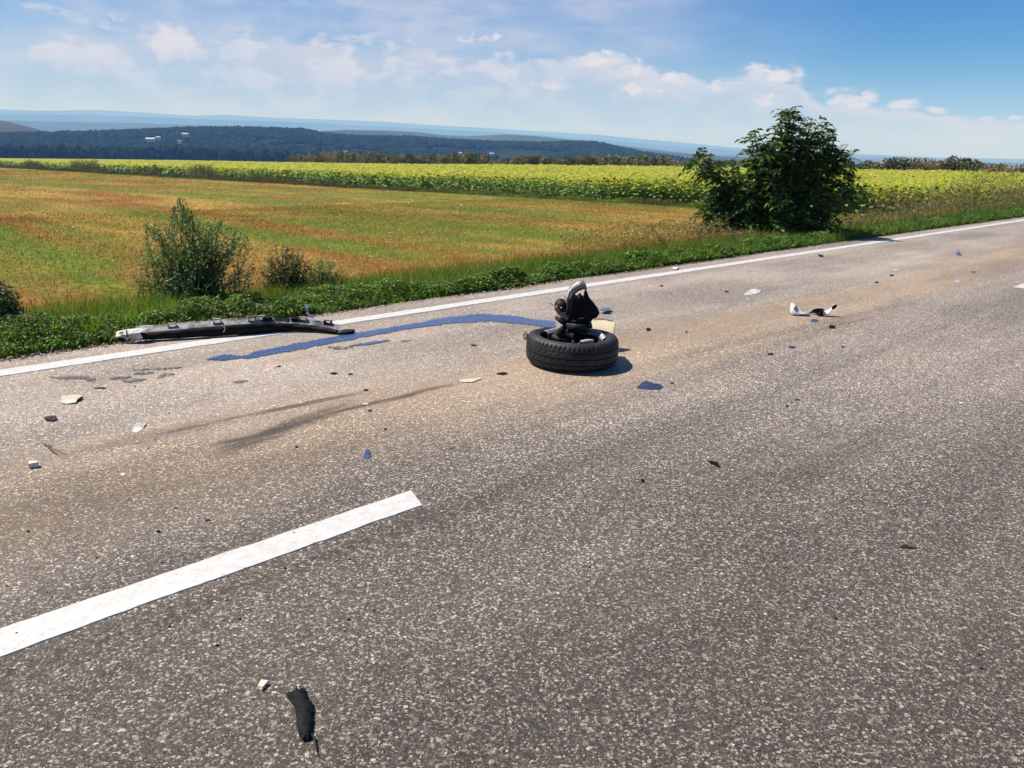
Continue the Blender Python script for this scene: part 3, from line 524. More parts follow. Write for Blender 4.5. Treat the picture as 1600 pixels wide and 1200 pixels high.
# strip in front of the sunflowers, thick to the left
scrub('tall_weeds', 80000, 44.4, 46.3, 60, 262, 1.25, .17, ['scrub_green', 'weed_olive', 'weed_brown', 'weed_olive'], lambda u, v: .12+.95*sst(fbm(v*.09, v*0, 44, 3), .46, .62)*sst(v, 60, 120)+.2*sst(fbm(v*.3, u*.3, 45, 3), .5, .6), kind='stuff', label='dark tall weeds along the left front edge of the sunflower field', category='tall weeds')
scrub('field_margin_grass', 40000, 44.8, 46.1, 8, 85, .26, .10, ['grass_green', 'grass_green', 'weed_olive'], kind='stuff', label='green grass margin at the foot of the nearest sunflower rows', category='grass')
# back hedge of scrub
scrub('scrub', 170000, 122.5, 127, 14, 233, 3.0, .34, ['scrub_green', 'weed_olive', 'weed_tan', 'weed_brown', 'weed_tan'], lambda u, v: (.64+.34*sst(v, 60, 220)+.14*(fbm(v*.15, v*0, 77, 3)-.5)*2), flick=.6, mn=.85, kind='stuff', label='brown and olive scrub lining the back of the sunflower field', category='scrub')
# weeds on the right between road and crop
scrub('tall_weeds', 60000, 16, 46, 6.9, 9.6, .8, .055, ['scrub_green', 'weed_olive', 'grass_green', 'weed_straw', 'weed_brown'], lambda u, v: .45+.65*sst(u, 19, 25), flick=.25, kind='stuff', label='rusty and olive tall weeds right of the walnut bush beside the road', category='tall weeds')
scrub('tall_weeds', 14000, 9, 12.5, 7.0, 8.6, .42, .04, ['weed_olive', 'weed_straw', 'weed_brown', 'straw'], kind='stuff', flick=.25, label='dry brown weeds just left of the walnut bush', category='tall weeds')

# ------------------------------------------------------------------ bushes
plain('bark', (.10, .075, .05), .9, .3); plain('weed_stem', (.12, .14, .05), .8, .2)
leafm('bush_leaf', (.085, .16, .045), .4, .5); leafm('bush_leaf_pale', (.20, .29, .11), .4, .5); leafm('bush_leaf_dark', (.02, .045, .014), .2, .5)
RIGHT = np.array([1., 0, 0])
def stembush(name, base, tips, leaf, lw, per, mats, label, cat, group=None, r0=.006, curve=.25, rootspread=.05, lowbare=.12, droop=0., parts=('stems', 'leaves'), spread=.03, probs=None, comp=False):
    """stems from a shared root out to each tip, leaves set along every stem"""
    t = empty(name, base, label=label, category=cat, group=group); q = MB(); LP = []; LD = []; LL = []
    for tip in tips:
        tip = np.array(tip, float); b0 = np.array([random.gauss(0, rootspread), random.gauss(0, rootspread), -.03]); 
        c = b0*.5+tip*.5+np.array([-tip[0]*curve, -tip[1]*curve, abs(tip[2])*curve*.6]); ts = np.linspace(0, 1, 9)[:, None]
        pts = b0*(1-ts)**2+2*c*ts*(1-ts)+tip*ts**2; ln = np.linalg.norm(np.diff(pts, axis=0), axis=1).sum(); pts[1:-1] += np.random.default_rng(len(LP)).normal(0, ln*.012, (7, 3))
        q.tube(pts, np.linspace(r0, r0*.3, 9)*(.6+.5*ln), 4, 0, False); k = max(3, int(per*ln)); s_ = lowbare+(1-lowbare)*np.sort(rng.random(k)); f = s_*8; i = np.minimum(f.astype(int), 7); p = pts[i]+(pts[i+1]-pts[i])*(f-i)[:, None]; ax = unit(pts[i+1]-pts[i])
        d = unit(np.cross(ax, randdir(k)))+ax*.6
        if comp:
            for j in range(k):
                pet = comp*(.7+.6*random.random()); dj = unit(d[j]+np.array([0, 0, .25])); m_ = 7; side = unit(np.cross(dj, [0, 0, 1.]))
                for a in range(m_):
                    fr = (a//2+1)/4; sgn = 1 if a % 2 else -1; pp = p[j]+dj*pet*fr+np.array([0, 0, -1])*pet*.45*fr*fr; dd = dj*.6+side*sgn*(1.1 if a < m_-1 else 0)+np.array([0, 0, -.30-.35*random.random()])
                    LP.append(pp); LD.append(dd); LL.append(leaf*(.55+.5*fr)*random.uniform(.8, 1.2))
        else:
            off = rng.normal(0, spread, (k, 3)); LP += list(p+off); LD += list(d+np.array([0, 0, -droop])); LL += list(leaf*(.55+.9*rng.random(k))*(1.25-.55*s_))
    q.build(parts[0], 'bark' if comp else 'weed_stem', t); LP = np.array(LP); LP[:, 2] = np.maximum(LP[:, 2], .01); n_ = len(LP); LL = np.array(LL)
    mi = rng.choice(len(mats), n_, p=probs) if probs else rng.integers(0, len(mats), n_)
    leaves(parts[1], LP, np.array(LD), unit(np.array([0, 0, .8])+rng.normal(0, .5, (n_, 3))), LL, LL*lw, mats, mi, bend=.3, parent=t, base=.3, tip=.1); return t
def local(px, py, base, depth=0.):
    """local offset of the point seen at (px,py) on the upright plane through the base"""
    r = ray(px, py); t = (base[1]+depth)/r[1]; p = np.array([0, 0, EYE])+r*t; return p-np.array(base)
def tipset(base, prof, n_, dep, inner=.45, zmin=.05, bx=None):
    out = []
    xs = [p[0] for p in prof]; ys = [p[1] for p in prof]
    for k in range(n_):
        px = random.uniform(xs[0], xs[-1]); top_ = np.interp(px, xs, ys); f = 1 if k < n_*.4 else random.random()**inner
        yb = bx if bx else PJ(base)[1]; py = yb+(top_-yb)*f; e = math.sqrt(max(0, 1-((px-(xs[0]+xs[-1])/2)/((xs[-1]-xs[0])/2))**2)); dd = random.gauss(0, .6)*dep*e*(1.1-.6*f)
        p = local(px, py, base, dd); p[2] = max(p[2], zmin); out.append(p)
    return out
def at_v(px, v, py=480):
    a, _ = azel(px, py); k = xy(0, 1); d = np.array([math.sin(a), math.cos(a)]); return d*(v/(d@VD))
g0 = at_v(300, 6.95); base = (g0[0], g0[1], GZ(g0[0], g0[1])); print('bush base', base)
prof = [(205, 435), (222, 395), (232, 360), (245, 350), (258, 345), (275, 312), (288, 308), (302, 335), (318, 350), (338, 345), (352, 350), (375, 362), (388, 385), (394, 425)]
sp_ = [local(*p, base, random.uniform(-.1, .1)) for p in ((280, 310), (286, 318), (226, 350), (243, 352), (272, 322), (298, 338), (345, 345), (380, 365), (208, 432), (330, 352))]
BL = ['bush_leaf', 'bush_leaf_pale', 'bush_leaf_dark']
stembush('weed_bush', base, sp_*5+tipset(base, [(a_-3, b__) for a_, b__ in prof[:4]]+prof[4:-2]+[(392, 375), (402, 425)], 140, .4), .036, .34, 80, BL, 'largest feathery green weed bush with upright plumes, standing behind the cracked bumper', 'bush', 'weed bushes on the roadside verge', r0=.005, curve=.04, rootspread=.2, spread=.014, probs=[.42, .43, .15], lowbare=.05)
g1 = at_v(450, 7.0, 460); base = (g1[0], g1[1], GZ(g1[0], g1[1])); prof = [(396, 440), (408, 420), (420, 395), (432, 384), (450, 386), (465, 392), (480, 402), (492, 425)]
stembush('weed_bush', base, tipset(base, prof, 110, .25), .032, .32, 110, ['bush_leaf', 'weed_olive', 'bush_leaf_dark'], 'dark thin-leaved weed bush just right of the largest one', 'bush', 'weed bushes on the roadside verge', r0=.004, curve=.06, rootspread=.08, spread=.012)
g2 = at_v(505, 7.0, 460); base = (g2[0], g2[1], GZ(g2[0], g2[1])); prof = [(462, 445), (480, 418), (500, 404), (518, 408), (535, 418), (550, 445)]
stembush('weed_bush', base, tipset(base, prof, 130, .2), .032, .32, 80, ['bush_leaf_pale', 'grass_green', 'weed_olive'], 'small pale airy weed bush, rightmost and lowest of the roadside weed bushes', 'bush', 'weed bushes on the roadside verge', r0=.003, curve=.06, rootspread=.08, spread=.012)
g3 = at_v(-10, 6.75, 512); base = (g3[0], g3[1], GZ(g3[0], g3[1])); prof = [(-90, 500), (-60, 455), (-30, 440), (0, 438), (18, 450), (32, 475), (48, 500)]
stembush('weed_bush', base, tipset(base, prof, 130, .25), .034, .45, 110, ['bush_leaf', 'bush_leaf_dark', 'weed_olive'], 'dense dark bush cut off by the left edge of the picture', 'bush', 'weed bushes on the roadside verge', r0=.004, curve=.1, rootspread=.1, spread=.015)
g4 = at_v(1040, 7.0, 394); base = (g4[0], g4[1], GZ(g4[0], g4[1])); prof = [(1010, 362), (1018, 352), (1030, 366), (1045, 375)]
stembush('dry_weed', base, tipset(base, prof, 9, .08), .03, .4, 90, ['weed_brown', 'bush_leaf_dark', 'weed_brown'], 'leaning dark brown dried weed at the verge left of the walnut bush', 'weed', r0=.006, curve=.05, rootspread=.05, spread=.01)
# walnut
leafm('walnut_leaf', (.055, .11, .018), .22, .5, spec=.15); leafm('walnut_leaf_light', (.10, .18, .026), .3, .5, spec=.15); leafm('walnut_leaf_dark', (.024, .05, .012), .15, .5, spec=.15)
gw = at_v(1222, 7.1, 370); base = (gw[0], gw[1], GZ(gw[0], gw[1])); print('walnut', base, uv(base[0], base[1]))
wt = [(1225, 172), (1240, 180), (1215, 195), (1285, 190), (1262, 188), (1300, 205), (1180, 208), (1190, 225), (1170, 235), (1320, 225), (1325, 240), (1092, 240), (1085, 250), (1100, 268), (1335, 280), (1340, 300), (1128, 285), (1150, 270)]
prof = [(1090, 318), (1105, 300), (1130, 280), (1150, 262), (1168, 240), (1185, 222), (1205, 205), (1225, 190), (1250, 200), (1275, 192), (1300, 208), (1318, 230), (1330, 260), (1338, 290), (1328, 320)]
prof = [(a, b_+20) for a, b_ in prof]; tips = [local(p[0]+dx, p[1], base, random.uniform(-.25, .25)) for p in wt for dx in (-4, 0, 5)]+tipset(base, prof, 135, .8, .6, bx=374)+tipset(base, [(1088, 330), (1120, 292), (1160, 262), (1190, 250), (1215, 260)], 34, .6, .8, bx=374)
low = [local(random.uniform(1100, 1318), random.uniform(322, 368), base, random.uniform(-.7, .5)) for _ in range(46)]
for p in low: p[2] = max(.12, p[2])
walnut = stembush('walnut_bush', base, tips+low, .108, .42, 13., ['walnut_leaf', 'walnut_leaf_light', 'walnut_leaf_dark'], 'large dark green walnut bush growing from the verge beside the road', 'walnut bush', r0=.014, curve=.10, rootspread=.10, comp=.20, lowbare=.22, parts=('trunk', 'crown'), probs=[.5, .2, .3])
# two small trees beyond the crop
for px, w, h, lab in ((958, 30, 14, 'round green tree poking above the scrub, left of the pair beyond the sunflowers'), (1001, 17, 12, 'smaller green tree poking above the scrub, right of the pair beyond the sunflowers')):
    a, _ = azel(px, 245); r = 190.; x, y = r*math.sin(a), r*math.cos(a); ax_, e_ = azel(px, 240); z1 = EYE+e_*r; z0 = GZ(x, y); hgt_ = z1-z0; wd = w/1240*r; t = empty('tree', (x, y, z0), label=lab, category='tree', group='two trees beyond the sunflower field')
    q = MB(); q.tube([(0, 0, -.2), (.1, 0, hgt_*.5), (0, .1, hgt_*.85)], [.22, .15, .06], 6)
    for k in range(7): th = k*.9; q.tube([(0, 0, hgt_*(.3+.05*k)), (math.cos(th)*wd*.3, math.sin(th)*wd*.3, hgt_*(.55+.05*k))], [.07, .03], 5)
    q.build('trunk', 'bark', t); n_ = 2600; D = randdir(n_); rr_ = rng.random(n_)**.4; lump_ = .75+.5*fbm(D[:, 0]*2+5, D[:, 2]*2+9+D[:, 1], 3, 3); P = D*rr_[:, None]*lump_[:, None]*np.array([wd*.5, wd*.5, hgt_*.36])+np.array([0, 0, hgt_*.62])
    leaves('crown', P, randdir(n_), randdir(n_), .35, .22, BL, parent=t)
# white wildflowers in the stubble
plain('petal_white', (.82, .82, .78), .7, .05)
q = MB(); q.tube([(0, 0, 0), (.01, 0, .2), (0, .01, .38)], .003, 4); 
for k in range(9): th = k*.7; q.tube([(0, .01, .36), (math.cos(th)*.03, .01+math.sin(th)*.03, .405)], .0015, 3)
stem = q.build('wildflower', 'weed_stem'); q = MB()
for k in range(14): th = k*2.4; rr_ = .012*math.sqrt(k); q.tube([(math.cos(th)*rr_, .01+math.sin(th)*rr_, .402), (math.cos(th)*rr_, .01+math.sin(th)*rr_, .412)], [.011, .007], 6)
fh = q.build('flower_head', 'petal_white', stem); tag(stem, 'small flat-topped white wildflower standing in the stubble field', 'wildflower', 'white wildflowers in the stubble field')
spots = [(112, 362), (118, 370), (62, 293), (86, 316), (110, 322), (52, 345), (92, 338), (255, 318), (335, 308), (300, 330), (140, 385), (180, 420), (505, 395), (528, 402), (573, 408), (580, 415), (610, 380), (660, 376), (680, 373), (700, 385), (745, 410), (788, 420), (860, 412), (905, 330), (930, 345), (640, 330), (720, 335), (770, 345), (470, 330), (420, 322), (560, 345), (850, 360), (990, 352), (1345, 352), (1570, 328), (1580, 332), (1400, 340), (520, 422)]
for i, (px, py) in enumerate(spots):
    g = GT(px, py); o = stem if i == 0 else stem.copy(); f = fh if i == 0 else fh.copy()
    if i: COL.objects.link(o); COL.objects.link(f); f.parent = o
    o.location = (g[0], g[1], GZ(g[0], g[1])); s1 = random.uniform(.8, 1.3)*max(.8, np.hypot(g[0], g[1])/30)*.75; o.scale = (s1, s1, min(s1, 1.3)); o.rotation_euler = (random.uniform(-.15, .15), random.uniform(-.15, .15), random.uniform(0, 6))

# ------------------------------------------------------------------ wreckage on the road
plain('rubber', (.010, .010, .011), .6, .25, 30, spec=.3, bump=.4); plain('rubber_dusty', (.075, .070, .065), .8, .4, 14, spec=.3, bump=.5); plain('black_plastic', (.005, .005, .0055), .6, .3, 25, spec=.12)
plain('scuffed_plastic', (.30, .29, .28), .75, 0, 9, col2=(.06, .06, .065), spec=.3, bump=.5); plain('grey_plastic', (.42, .41, .39), .75, .3, 12, bump=.4); plain('cream_plastic', (.48, .43, .34), .6, .15, 10); plain('white_plastic', (.56, .55, .52), .5, .08, 8)
plain('steel', (.45, .44, .43), .45, .2, 20, metal=.6); plain('dark_steel', (.03, .027, .025), .7, .4, 15, metal=.2, spec=.2); plain('rusty_steel', (.42, .24, .12), .8, 0, 22, col2=(.22, .10, .05), bump=.8); plain('blue_paint', (.03, .06, .14), .25, .2, 8, coat=.6, spec=.5); plain('dark_blue_paint', (.014, .024, .055), .3, .2, 8, coat=.5); plain('beige_foam', (.62, .52, .36), .8, .12, 7, bump=.3); plain('pink_plastic', (.6, .35, .33), .6, .1)

# burst tyre lying flat with the wheel inside it
TR, TW = .326, .205; TC = G(893, 566); 
tp = empty('car_tyre', (TC[0], TC[1], .002), .3, label='worn black car tyre lying flat on the road with broken wheel inside', category='tyre'); tp.rotation_euler = (R_(-1.2), R_(1.0), .3)
print('tyre', TC, [PJ(np.array([TC[0]+a, TC[1], b])) for a, b in ((-TR, .1), (TR, .1), (0, TW))], PJ(np.array([TC[0], TC[1]-TR, 0])))
q = MB(); prof = []
def pr(r, z, k=0): prof.append((r, z, k))
for r, z in ((.236, .030), (.232, .022), (.234, .012), (.240, .006), (.272, .001), (.296, .006), (.310, .018)): pr(r, z)
pr(.318, .028, 1); pr(.3235, .046, 1); pr(.3245, .0475); pr(.3165, .049); pr(.3165, .056); pr(.325, .0575); pr(.326, .074, 2); pr(.326, .088, 2); pr(.3265, .0905); pr(.3175, .092); pr(.3175, .100); pr(.3265, .1015)
pr(.3265, .118, 2); pr(.326, .132, 2); pr(.325, .1335); pr(.3165, .135); pr(.3165, .142); pr(.3245, .1435); pr(.3235, .156, 1); pr(.318, .176, 1)
for r, z in ((.310, .187), (.303, .194), (.300, .1935), (.286, .199), (.283, .2005), (.268, .200), (.252, .194), (.244, .190), (.240, .191), (.233, .184), (.231, .175), (.236, .168), (.250, .158), (.285, .140), (.305, .10), (.285, .06), (.25, .042), (.236, .030)): pr(r, z)
n_ = 240; Pg = np.zeros((n_, len(prof), 3))
for i in range(n_):
    t = 2*math.pi*i/n_; sq = 1+.012*math.sin(2*t+.6)+.006*math.sin(3*t)
    for j, (r, z, k) in enumerate(prof):
        rr_ = r
        if k == 1 and i % 4 == 0: rr_ -= .0065
        if k == 2 and (i+(j % 2)) % 6 == 0: rr_ -= .005
        Pg[i, j] = (rr_*sq*math.cos(t), rr_*sq*math.sin(t), z+.004*math.sin(2*t+2)*(z/.2))
q.grid(Pg, closed_u=True); tread = q.build('tyre_carcass', ['rubber_dusty'], tp, smooth=False)
mt, n = newmat('tyre_rubber'); tc = n.add('ShaderNodeTexCoord').outputs['Object']; f = n.noise(tc, 5, 6, .7); f2 = n.noise(n.mapv(tc, (1, 1, 5)), 26, 4, .7)
c = n.mix(n.m('MULTIPLY', n.mr(f, .45, .68), n.mr(f2, .3, .7)), (.006, .006, .0065), (.06, .055, .048))
b = n.add('ShaderNodeBsdfPrincipled', Base__Color=c, Roughness=.62); bp = n.add('ShaderNodeBump', Strength=.4, Distance=.002, Height=n.noise(tc, 160, 3)); n.l.new(bp.outputs[0], b.inputs['Normal']); n.add('ShaderNodeOutputMaterial', Surface=b.outputs[0]); tread.data.materials[0] = mt
q = MB(); rp = [(.232, .190), (.228, .199), (.218, .199), (.206, .180), (.200, .170), (.196, .12), (.190, .06), (.200, .03), (.214, .022)]; A0 = math.radians(-30)
Pg = np.zeros((80, len(rp), 3))
for i in range(80):
    t = A0+2*math.pi*.45*i/79
    for j, (r, z) in enumerate(rp): Pg[i, j] = (r*math.cos(t), r*math.sin(t), z+.006*math.sin(5*t)*(j < 4))
q.grid(Pg[:, :5]); q.build('rim', 'steel', tp, solid=.005); q = MB(); q.grid(Pg[:, 4:]); q.build('rim_barrel', 'dark_steel', tp, solid=.004)  # darker steel below the lip paints in the shade of the wheel's hollow
q = MB(); q.grid([[(r*math.cos(t), r*math.sin(t), z) for r, z in ((.03, .085), (.06, .09), (.10, .07), (.15, .06), (.195, .05))] for t in np.linspace(0, 6.283, 33)[:-1]], closed_u=True); q.build('wheel_disc', 'dark_steel', tp, solid=.005)  # disc kept dark too, the inner shade put into its colour
q = MB(); q.tube([(-.02, -.19, .19), (.02, -.205, .197), (.065, -.19, .193), (.085, -.165, .185)], [.010, .014, .013, .006], 8); q.build('broken_spoke', 'grey_plastic', tp)
q = MB()
for k in range(5): th = .6+k*.5; q.tube([(.05*math.cos(th), .05*math.sin(th), .1), (.13*math.cos(th), .13*math.sin(th), .13+.03*(k % 2)), (.19*math.cos(th), .19*math.sin(th), .10)], [.02, .016, .02], 6)
q.build('wheel_spokes', 'dark_steel', tp)

plain('shield_metal', (.52, .51, .49), .55, 0, 30, col2=(.16, .155, .15), metal=.3, bump=.6)
# torn-off hub and suspension knuckle standing in the tyre
def W0(px, py, dy=0.):  # point on the upright plane just behind the tyre centre
    r = ray(px, py); yy = TC[1]+.17+dy; return np.array([0, 0, EYE])+r*(yy/r[1])
hb = empty('suspension_hub', tuple(W0(895, 505)), 0, label='torn-off wheel hub assembly with curved pale shield standing up inside the tyre', category='car part')
hl = lambda px, py, dy=0.: W0(px, py, dy)-W0(895, 505)
arc = [(881, 489), (881.5, 478), (883.5, 466), (887, 455), (893, 446), (900, 441), (908, 438.5), (912.5, 440)]; q = MB(); Pg = []
for i, (x, y) in enumerate(arc):
    a = hl(x, y, .03); b_ = hl(x+2.2, y+2.4, -.010); c_ = hl(x+4.2, y+(4 if i < 4 else 9), -.018); e_ = hl(x+5.0, y+(4.5 if i < 4 else 13), .0); Pg.append([a, b_, c_, e_])
q.grid(Pg); q.build('shield', 'shield_metal', hb, solid=.004)
q = MB(); q.tube([hl(x, y, .045) for x, y in arc], .006, 6); q.build('shield_rim', 'scuffed_plastic', hb)
q = MB(); q.tube([hl(x+2.6, y+2.6, -.016) for x, y in arc[:-1]], .0030, 5); q.build('shield_seam', 'black_plastic', hb)
q = MB(); out = [(884, 500), (886, 484), (889, 470), (893, 460), (898, 459), (901, 462), (906, 457), (911, 463), (914, 451), (917, 455), (921, 465), (928, 473), (934, 481), (937, 489), (933, 496), (926, 499), (921, 508), (903, 510), (890, 508)]
fr_ = [hl(x, y, -.03+.02*math.sin(i*1.7)) for i, (x, y) in enumerate(out)]; bk = [hl(x, y, .085) for x, y in out]; cf = [hl(x*.72+908*.28, y*.72+484*.28, -.06) for x, y in out]; k = len(out)
q.add(fr_+bk+cf, [(i, (i+1) % k, k+(i+1) % k, k+i) for i in range(k)]+[(2*k+i, 2*k+(i+1) % k, (i+1) % k, i) for i in range(k)]+[tuple(range(2*k, 3*k))[::-1], tuple(range(k, 2*k))], 0); q.build('knuckle', 'black_plastic', hb, bevel=.003)
q = MB(); bc = hl(876, 479, -.01); 
for j, (rr_, off) in enumerate(((.034, -.02), (.046, -.008), (.036, .004), (.047, .014), (.036, .026))): pass
q.grid([[tuple(bc+np.array([math.cos(t)*r_*.92, d_, math.sin(t)*r_*1.12])) for r_, d_ in ((.006, -.045), (.026, -.04), (.040, -.03), (.034, -.02), (.047, -.008), (.038, .004), (.050, .016), (.040, .028), (.046, .04), (.02, .05))] for t in np.linspace(0, 6.283, 21)[:-1]], closed_u=True); q.build('rubber_boot', 'rubber', hb)
q = MB(); q.tube([hl(868, 478, -.05), hl(870, 481, -.055), hl(873, 488, -.05), hl(880, 493, -.045), hl(885, 497, -.04), hl(890, 493, -.035)], [.012, .012, .015, .018, .017, .012], 8); q.tube([hl(880, 493, -.045), hl(887, 500, -.05)], [.014, .009], 7); q.build('control_arm', 'rusty_steel', hb)
q = MB(); q.tube([hl(856, 471), hl(864, 477)], .0035, 5); q.build('pin', 'steel', hb)
q = MB(); q.tube([hl(925, 498, -.02), hl(922, 503, -.03), hl(921, 509, -.03)], .003, 5); q.tube([hl(904, 497.5, -.06), hl(912, 497, -.062)], .003, 5); q.tube([hl(893, 501.5, -.06), hl(900, 502, -.06)], .003, 5); q.tube([hl(892, 468, -.03), hl(893, 472, -.035)], .003, 5); q.build('bolt', 'steel', hb)
q = MB(); q.tube([hl(868, 496, -.0), hl(876, 500, -.02), hl(884, 506, -.03), hl(892, 509, -.02)], [.012, .022, .02, .02], 7); q.tube([hl(880, 500, 0), hl(905, 512, 0), hl(925, 508, 0)], .022, 7); q.tube([hl(905, 500, 0), hl(905, 520, -.02)], [.05, .05], 9); q.build('driveshaft_stub', 'dark_steel', hb)
q = MB(); q.tube([hl(882, 512, -.01), hl(873, 520, -.08), hl(866, 527, -.15), hl(875, 533, -.21)], [.022, .028, .024, .018], 9); q.box(hl(903, 511, -.02), (.15, .10, .05), jit=.02); q.build('driveshaft', 'rubber', hb)
# pieces around the tyre
def plate(name, pts, mat, z=.01, thick=.008, arch=.0, label='', cat='car debris', group=None, extra=None, lift=None, parent=None, bevel=.001):
    """irregular broken panel: outline points in photo, laid on the road, arched along its length"""
    P = np.array([G(x, y) for x, y in pts])[:, :2]; c = P.mean(0); Q = P-c; w_, v_ = np.linalg.eigh(Q.T@Q); ax = v_[:, 1]; s_ = Q@ax; L = max(abs(s_.max()), abs(s_.min()))+1e-6
    zs = (z*.6+arch*.4*(1-(s_/L)**2)) if lift is None else np.array(lift, float)*.36; arch = arch*.4; thick = min(thick, .005); k = len(P); ctr = (0, 0, float(zs.mean()+arch*.35))
    V = [(Q[i, 0], Q[i, 1], zs[i]) for i in range(k)]+[ctr]+[(Q[i, 0], Q[i, 1], zs[i]-thick) for i in range(k)]+[(0, 0, ctr[2]-thick)]
    q = MB(); q.add(V, [(i, (i+1) % k, k) for i in range(k)]+[((i+1) % k+k+1, i+k+1, 2*k+1) for i in range(k)]+[(i+k+1, (i+1) % k+k+1, (i+1) % k, i) for i in range(k)]); o = q.build(name, mat, parent, (c[0], c[1], 0), smooth=False)
    if label: tag(o, label, cat, group)
    return o
def blob_out(px, py, w, h, n_=9, seed=0, rough=.25):
    r = random.Random(seed); return [(px+w/2*math.cos(6.283*i/n_)*(1+r.uniform(-rough, rough)), py-h/2*math.sin(6.283*i/n_)*(1+r.uniform(-rough, rough))) for i in range(n_)]
# beige foam block behind the tyre
fb = empty('foam_block', tuple(W0(943, 519, .15)), 0, label='beige broken bumper foam block standing just behind the tyre', category='car debris'); fl = lambda px, py, dy=0.: W0(px, py, .15+dy)-W0(943, 519, .15)
q = MB(); o_ = [(924, 497), (944, 498), (962, 503), (960, 512), (958, 522), (943, 530), (924, 528)]; k = len(o_); V = [fl(x, y, .14-(y-497)*.0045) for x, y in o_]+[fl(x, y+3, .175-(y-497)*.0045) for x, y in o_]
q.add(V, [tuple(range(k))[::-1], tuple(range(k, 2*k))]+[(i, (i+1) % k, k+(i+1) % k, k+i) for i in range(k)]); q.build('foam', 'beige_foam', fb, bevel=.004, smooth=False)
q = MB(); q.tube([fl(926, 497.5, .13), fl(944, 498, .13)], .003, 5); q.tube([fl(944, 498, .13), fl(958, 502, .115)], .0025, 5); q.build('torn_edge', 'rusty_steel', fb)
plate('plastic_shard', [(936, 490), (941, 486.5), (952, 484.5), (955, 487), (948, 489), (955, 490), (944, 491)], 'blue_paint', .05, .004, .01, 'thin pale blue shard sticking out right of the hub on the tyre', group='car debris scattered on the asphalt')
plate('rubber_scrap', [(817, 524), (821, 519), (824, 522), (822, 531), (818, 530)], 'bark', .02, .015, .01, 'small rusty brown scrap touching the left side of the tyre')

# bumper reinforcement lying across the edge line
bp_px = [(212, 534), (235, 533), (262, 531.5), (300, 529.5), (345, 527), (390, 524), (430, 520), (460, 518.5), (490, 519), (512, 521), (528, 522.5)]
bpt = [G(*p)[:2] for p in bp_px]; ob = np.array([bpt[5][0], bpt[5][1], 0]); bumper = empty('bumper_beam', tuple(ob), 0, label='long cracked black car bumper lying over the white edge line at the verge', category='bumper')
arcl = np.concatenate([[0], np.cumsum(np.linalg.norm(np.diff(np.array(bpt), axis=0), axis=1))]); Lb = arcl[-1]
def bpos(s_): return np.array([np.interp(s_, arcl, [p[i] for p in bpt]) for i in (0, 1)])-ob[:2]
def bnrm(s_): d = bpos(min(s_+.03, Lb))-bpos(max(s_-.03, 0)); d /= np.linalg.norm(d); return np.array([-d[1], d[0]]), d
hs = lambda s_: np.interp(s_/Lb, [0, .1, .3, .5, .62, .72, .86, .95, 1], [.060, .066, .080, .088, .082, .068, .050, .040, .03])
Pg = []; Fg = []; ns_ = 70
for i in range(ns_+1):
    s_ = Lb*i/ns_; p = bpos(s_); nn, d = bnrm(s_); h = hs(s_)+.003*math.sin(i*.9); wob = .003*math.sin(i*.4)
    sec = [(.03, .006), (.0, .012+wob*.3), (-.018, h*.35), (-.016+wob, h*.7), (-.004, h*.95), (.012, h)]
    Pg.append([(p[0]+nn[0]*a, p[1]+nn[1]*a, max(.003, z)) for a, z in sec])
q = MB(); q.grid(Pg); q.build('bumper_skin', 'black_plastic', bumper, solid=.004)
q = MB(); Pg = []
for i in range(ns_+1):
    s_ = Lb*i/ns_; p = bpos(s_); nn, d = bnrm(s_); h = hs(s_); gap = .0 if not (.66 < s_/Lb < .74) else .85; w = (.058+.004*math.sin(i*.7)+.003*math.sin(i*3.1))*(1-gap)
    w *= np.interp(s_/Lb, [0, .6, .8, 1], [1.15, 1., .8, .5]); rise = .030+.003*math.sin(i*.45)
    Pg.append([(p[0]+nn[0]*a, p[1]+nn[1]*a, h+rz_) for a, rz_ in ((.006, .002), (.02+w*.3, rise*.5), (.02+w*.7, rise*.8), (.02+w, rise*1.15))])
q.grid(Pg); q.build('top_flange', 'scuffed_plastic', bumper, solid=.003, smooth=False)
def clip(s_, w=.055, hh=.045, back=.045, mat='scuffed_plastic'):
    p = bpos(s_); nn, d = bnrm(s_); h = hs(s_)+.006; hh *= 1.25; q = MB(); M = Matrix(((d[0], nn[0], 0), (d[1], nn[1], 0), (0, 0, 1))); c = lambda a, b_, z: (p[0]+d[0]*a+nn[0]*b_, p[1]+d[1]*a+nn[1]*b_, h+z)
    for sg in (-1, 1): q.box(c(sg*w/2, back, hh/2), (.007, .035, hh), M)
    q.box(c(0, back, hh), (w+.008, .03, .006), M); q.box(c(0, back, .004), (w+.008, .036, .007), M); q.build('clip_window', mat, bumper, smooth=False, bevel=.001)
for f in (.17, .38, .555, .605, .80, .93): clip(f*Lb, .05+.012*((f*37) % 1), .030 if f < .2 else .036)
for f, w in ((.635, .07), (.762, .05)):
    p = bpos(f*Lb); nn, d = bnrm(f*Lb); M = Matrix(((d[0], nn[0], 0), (d[1], nn[1], 0), (0, 0, 1))); q = MB(); q.box((p[0]+nn[0]*.05, p[1]+nn[1]*.05, hs(f*Lb)+.022), (w, .05, .035), M, jit=.004); q.build('black_bracket', 'black_plastic', bumper, bevel=.003)
p = bpos(.865*Lb); nn, d = bnrm(.865*Lb); M = Matrix(((d[0], nn[0], 0), (d[1], nn[1], 0), (0, 0, 1))); q = MB(); q.box((p[0]+nn[0]*.045, p[1]+nn[1]*.045, hs(.865*Lb)+.02), (.07, .008, .032), M, jit=.003); q.build('grey_bracket', 'scuffed_plastic', bumper, bevel=.002)
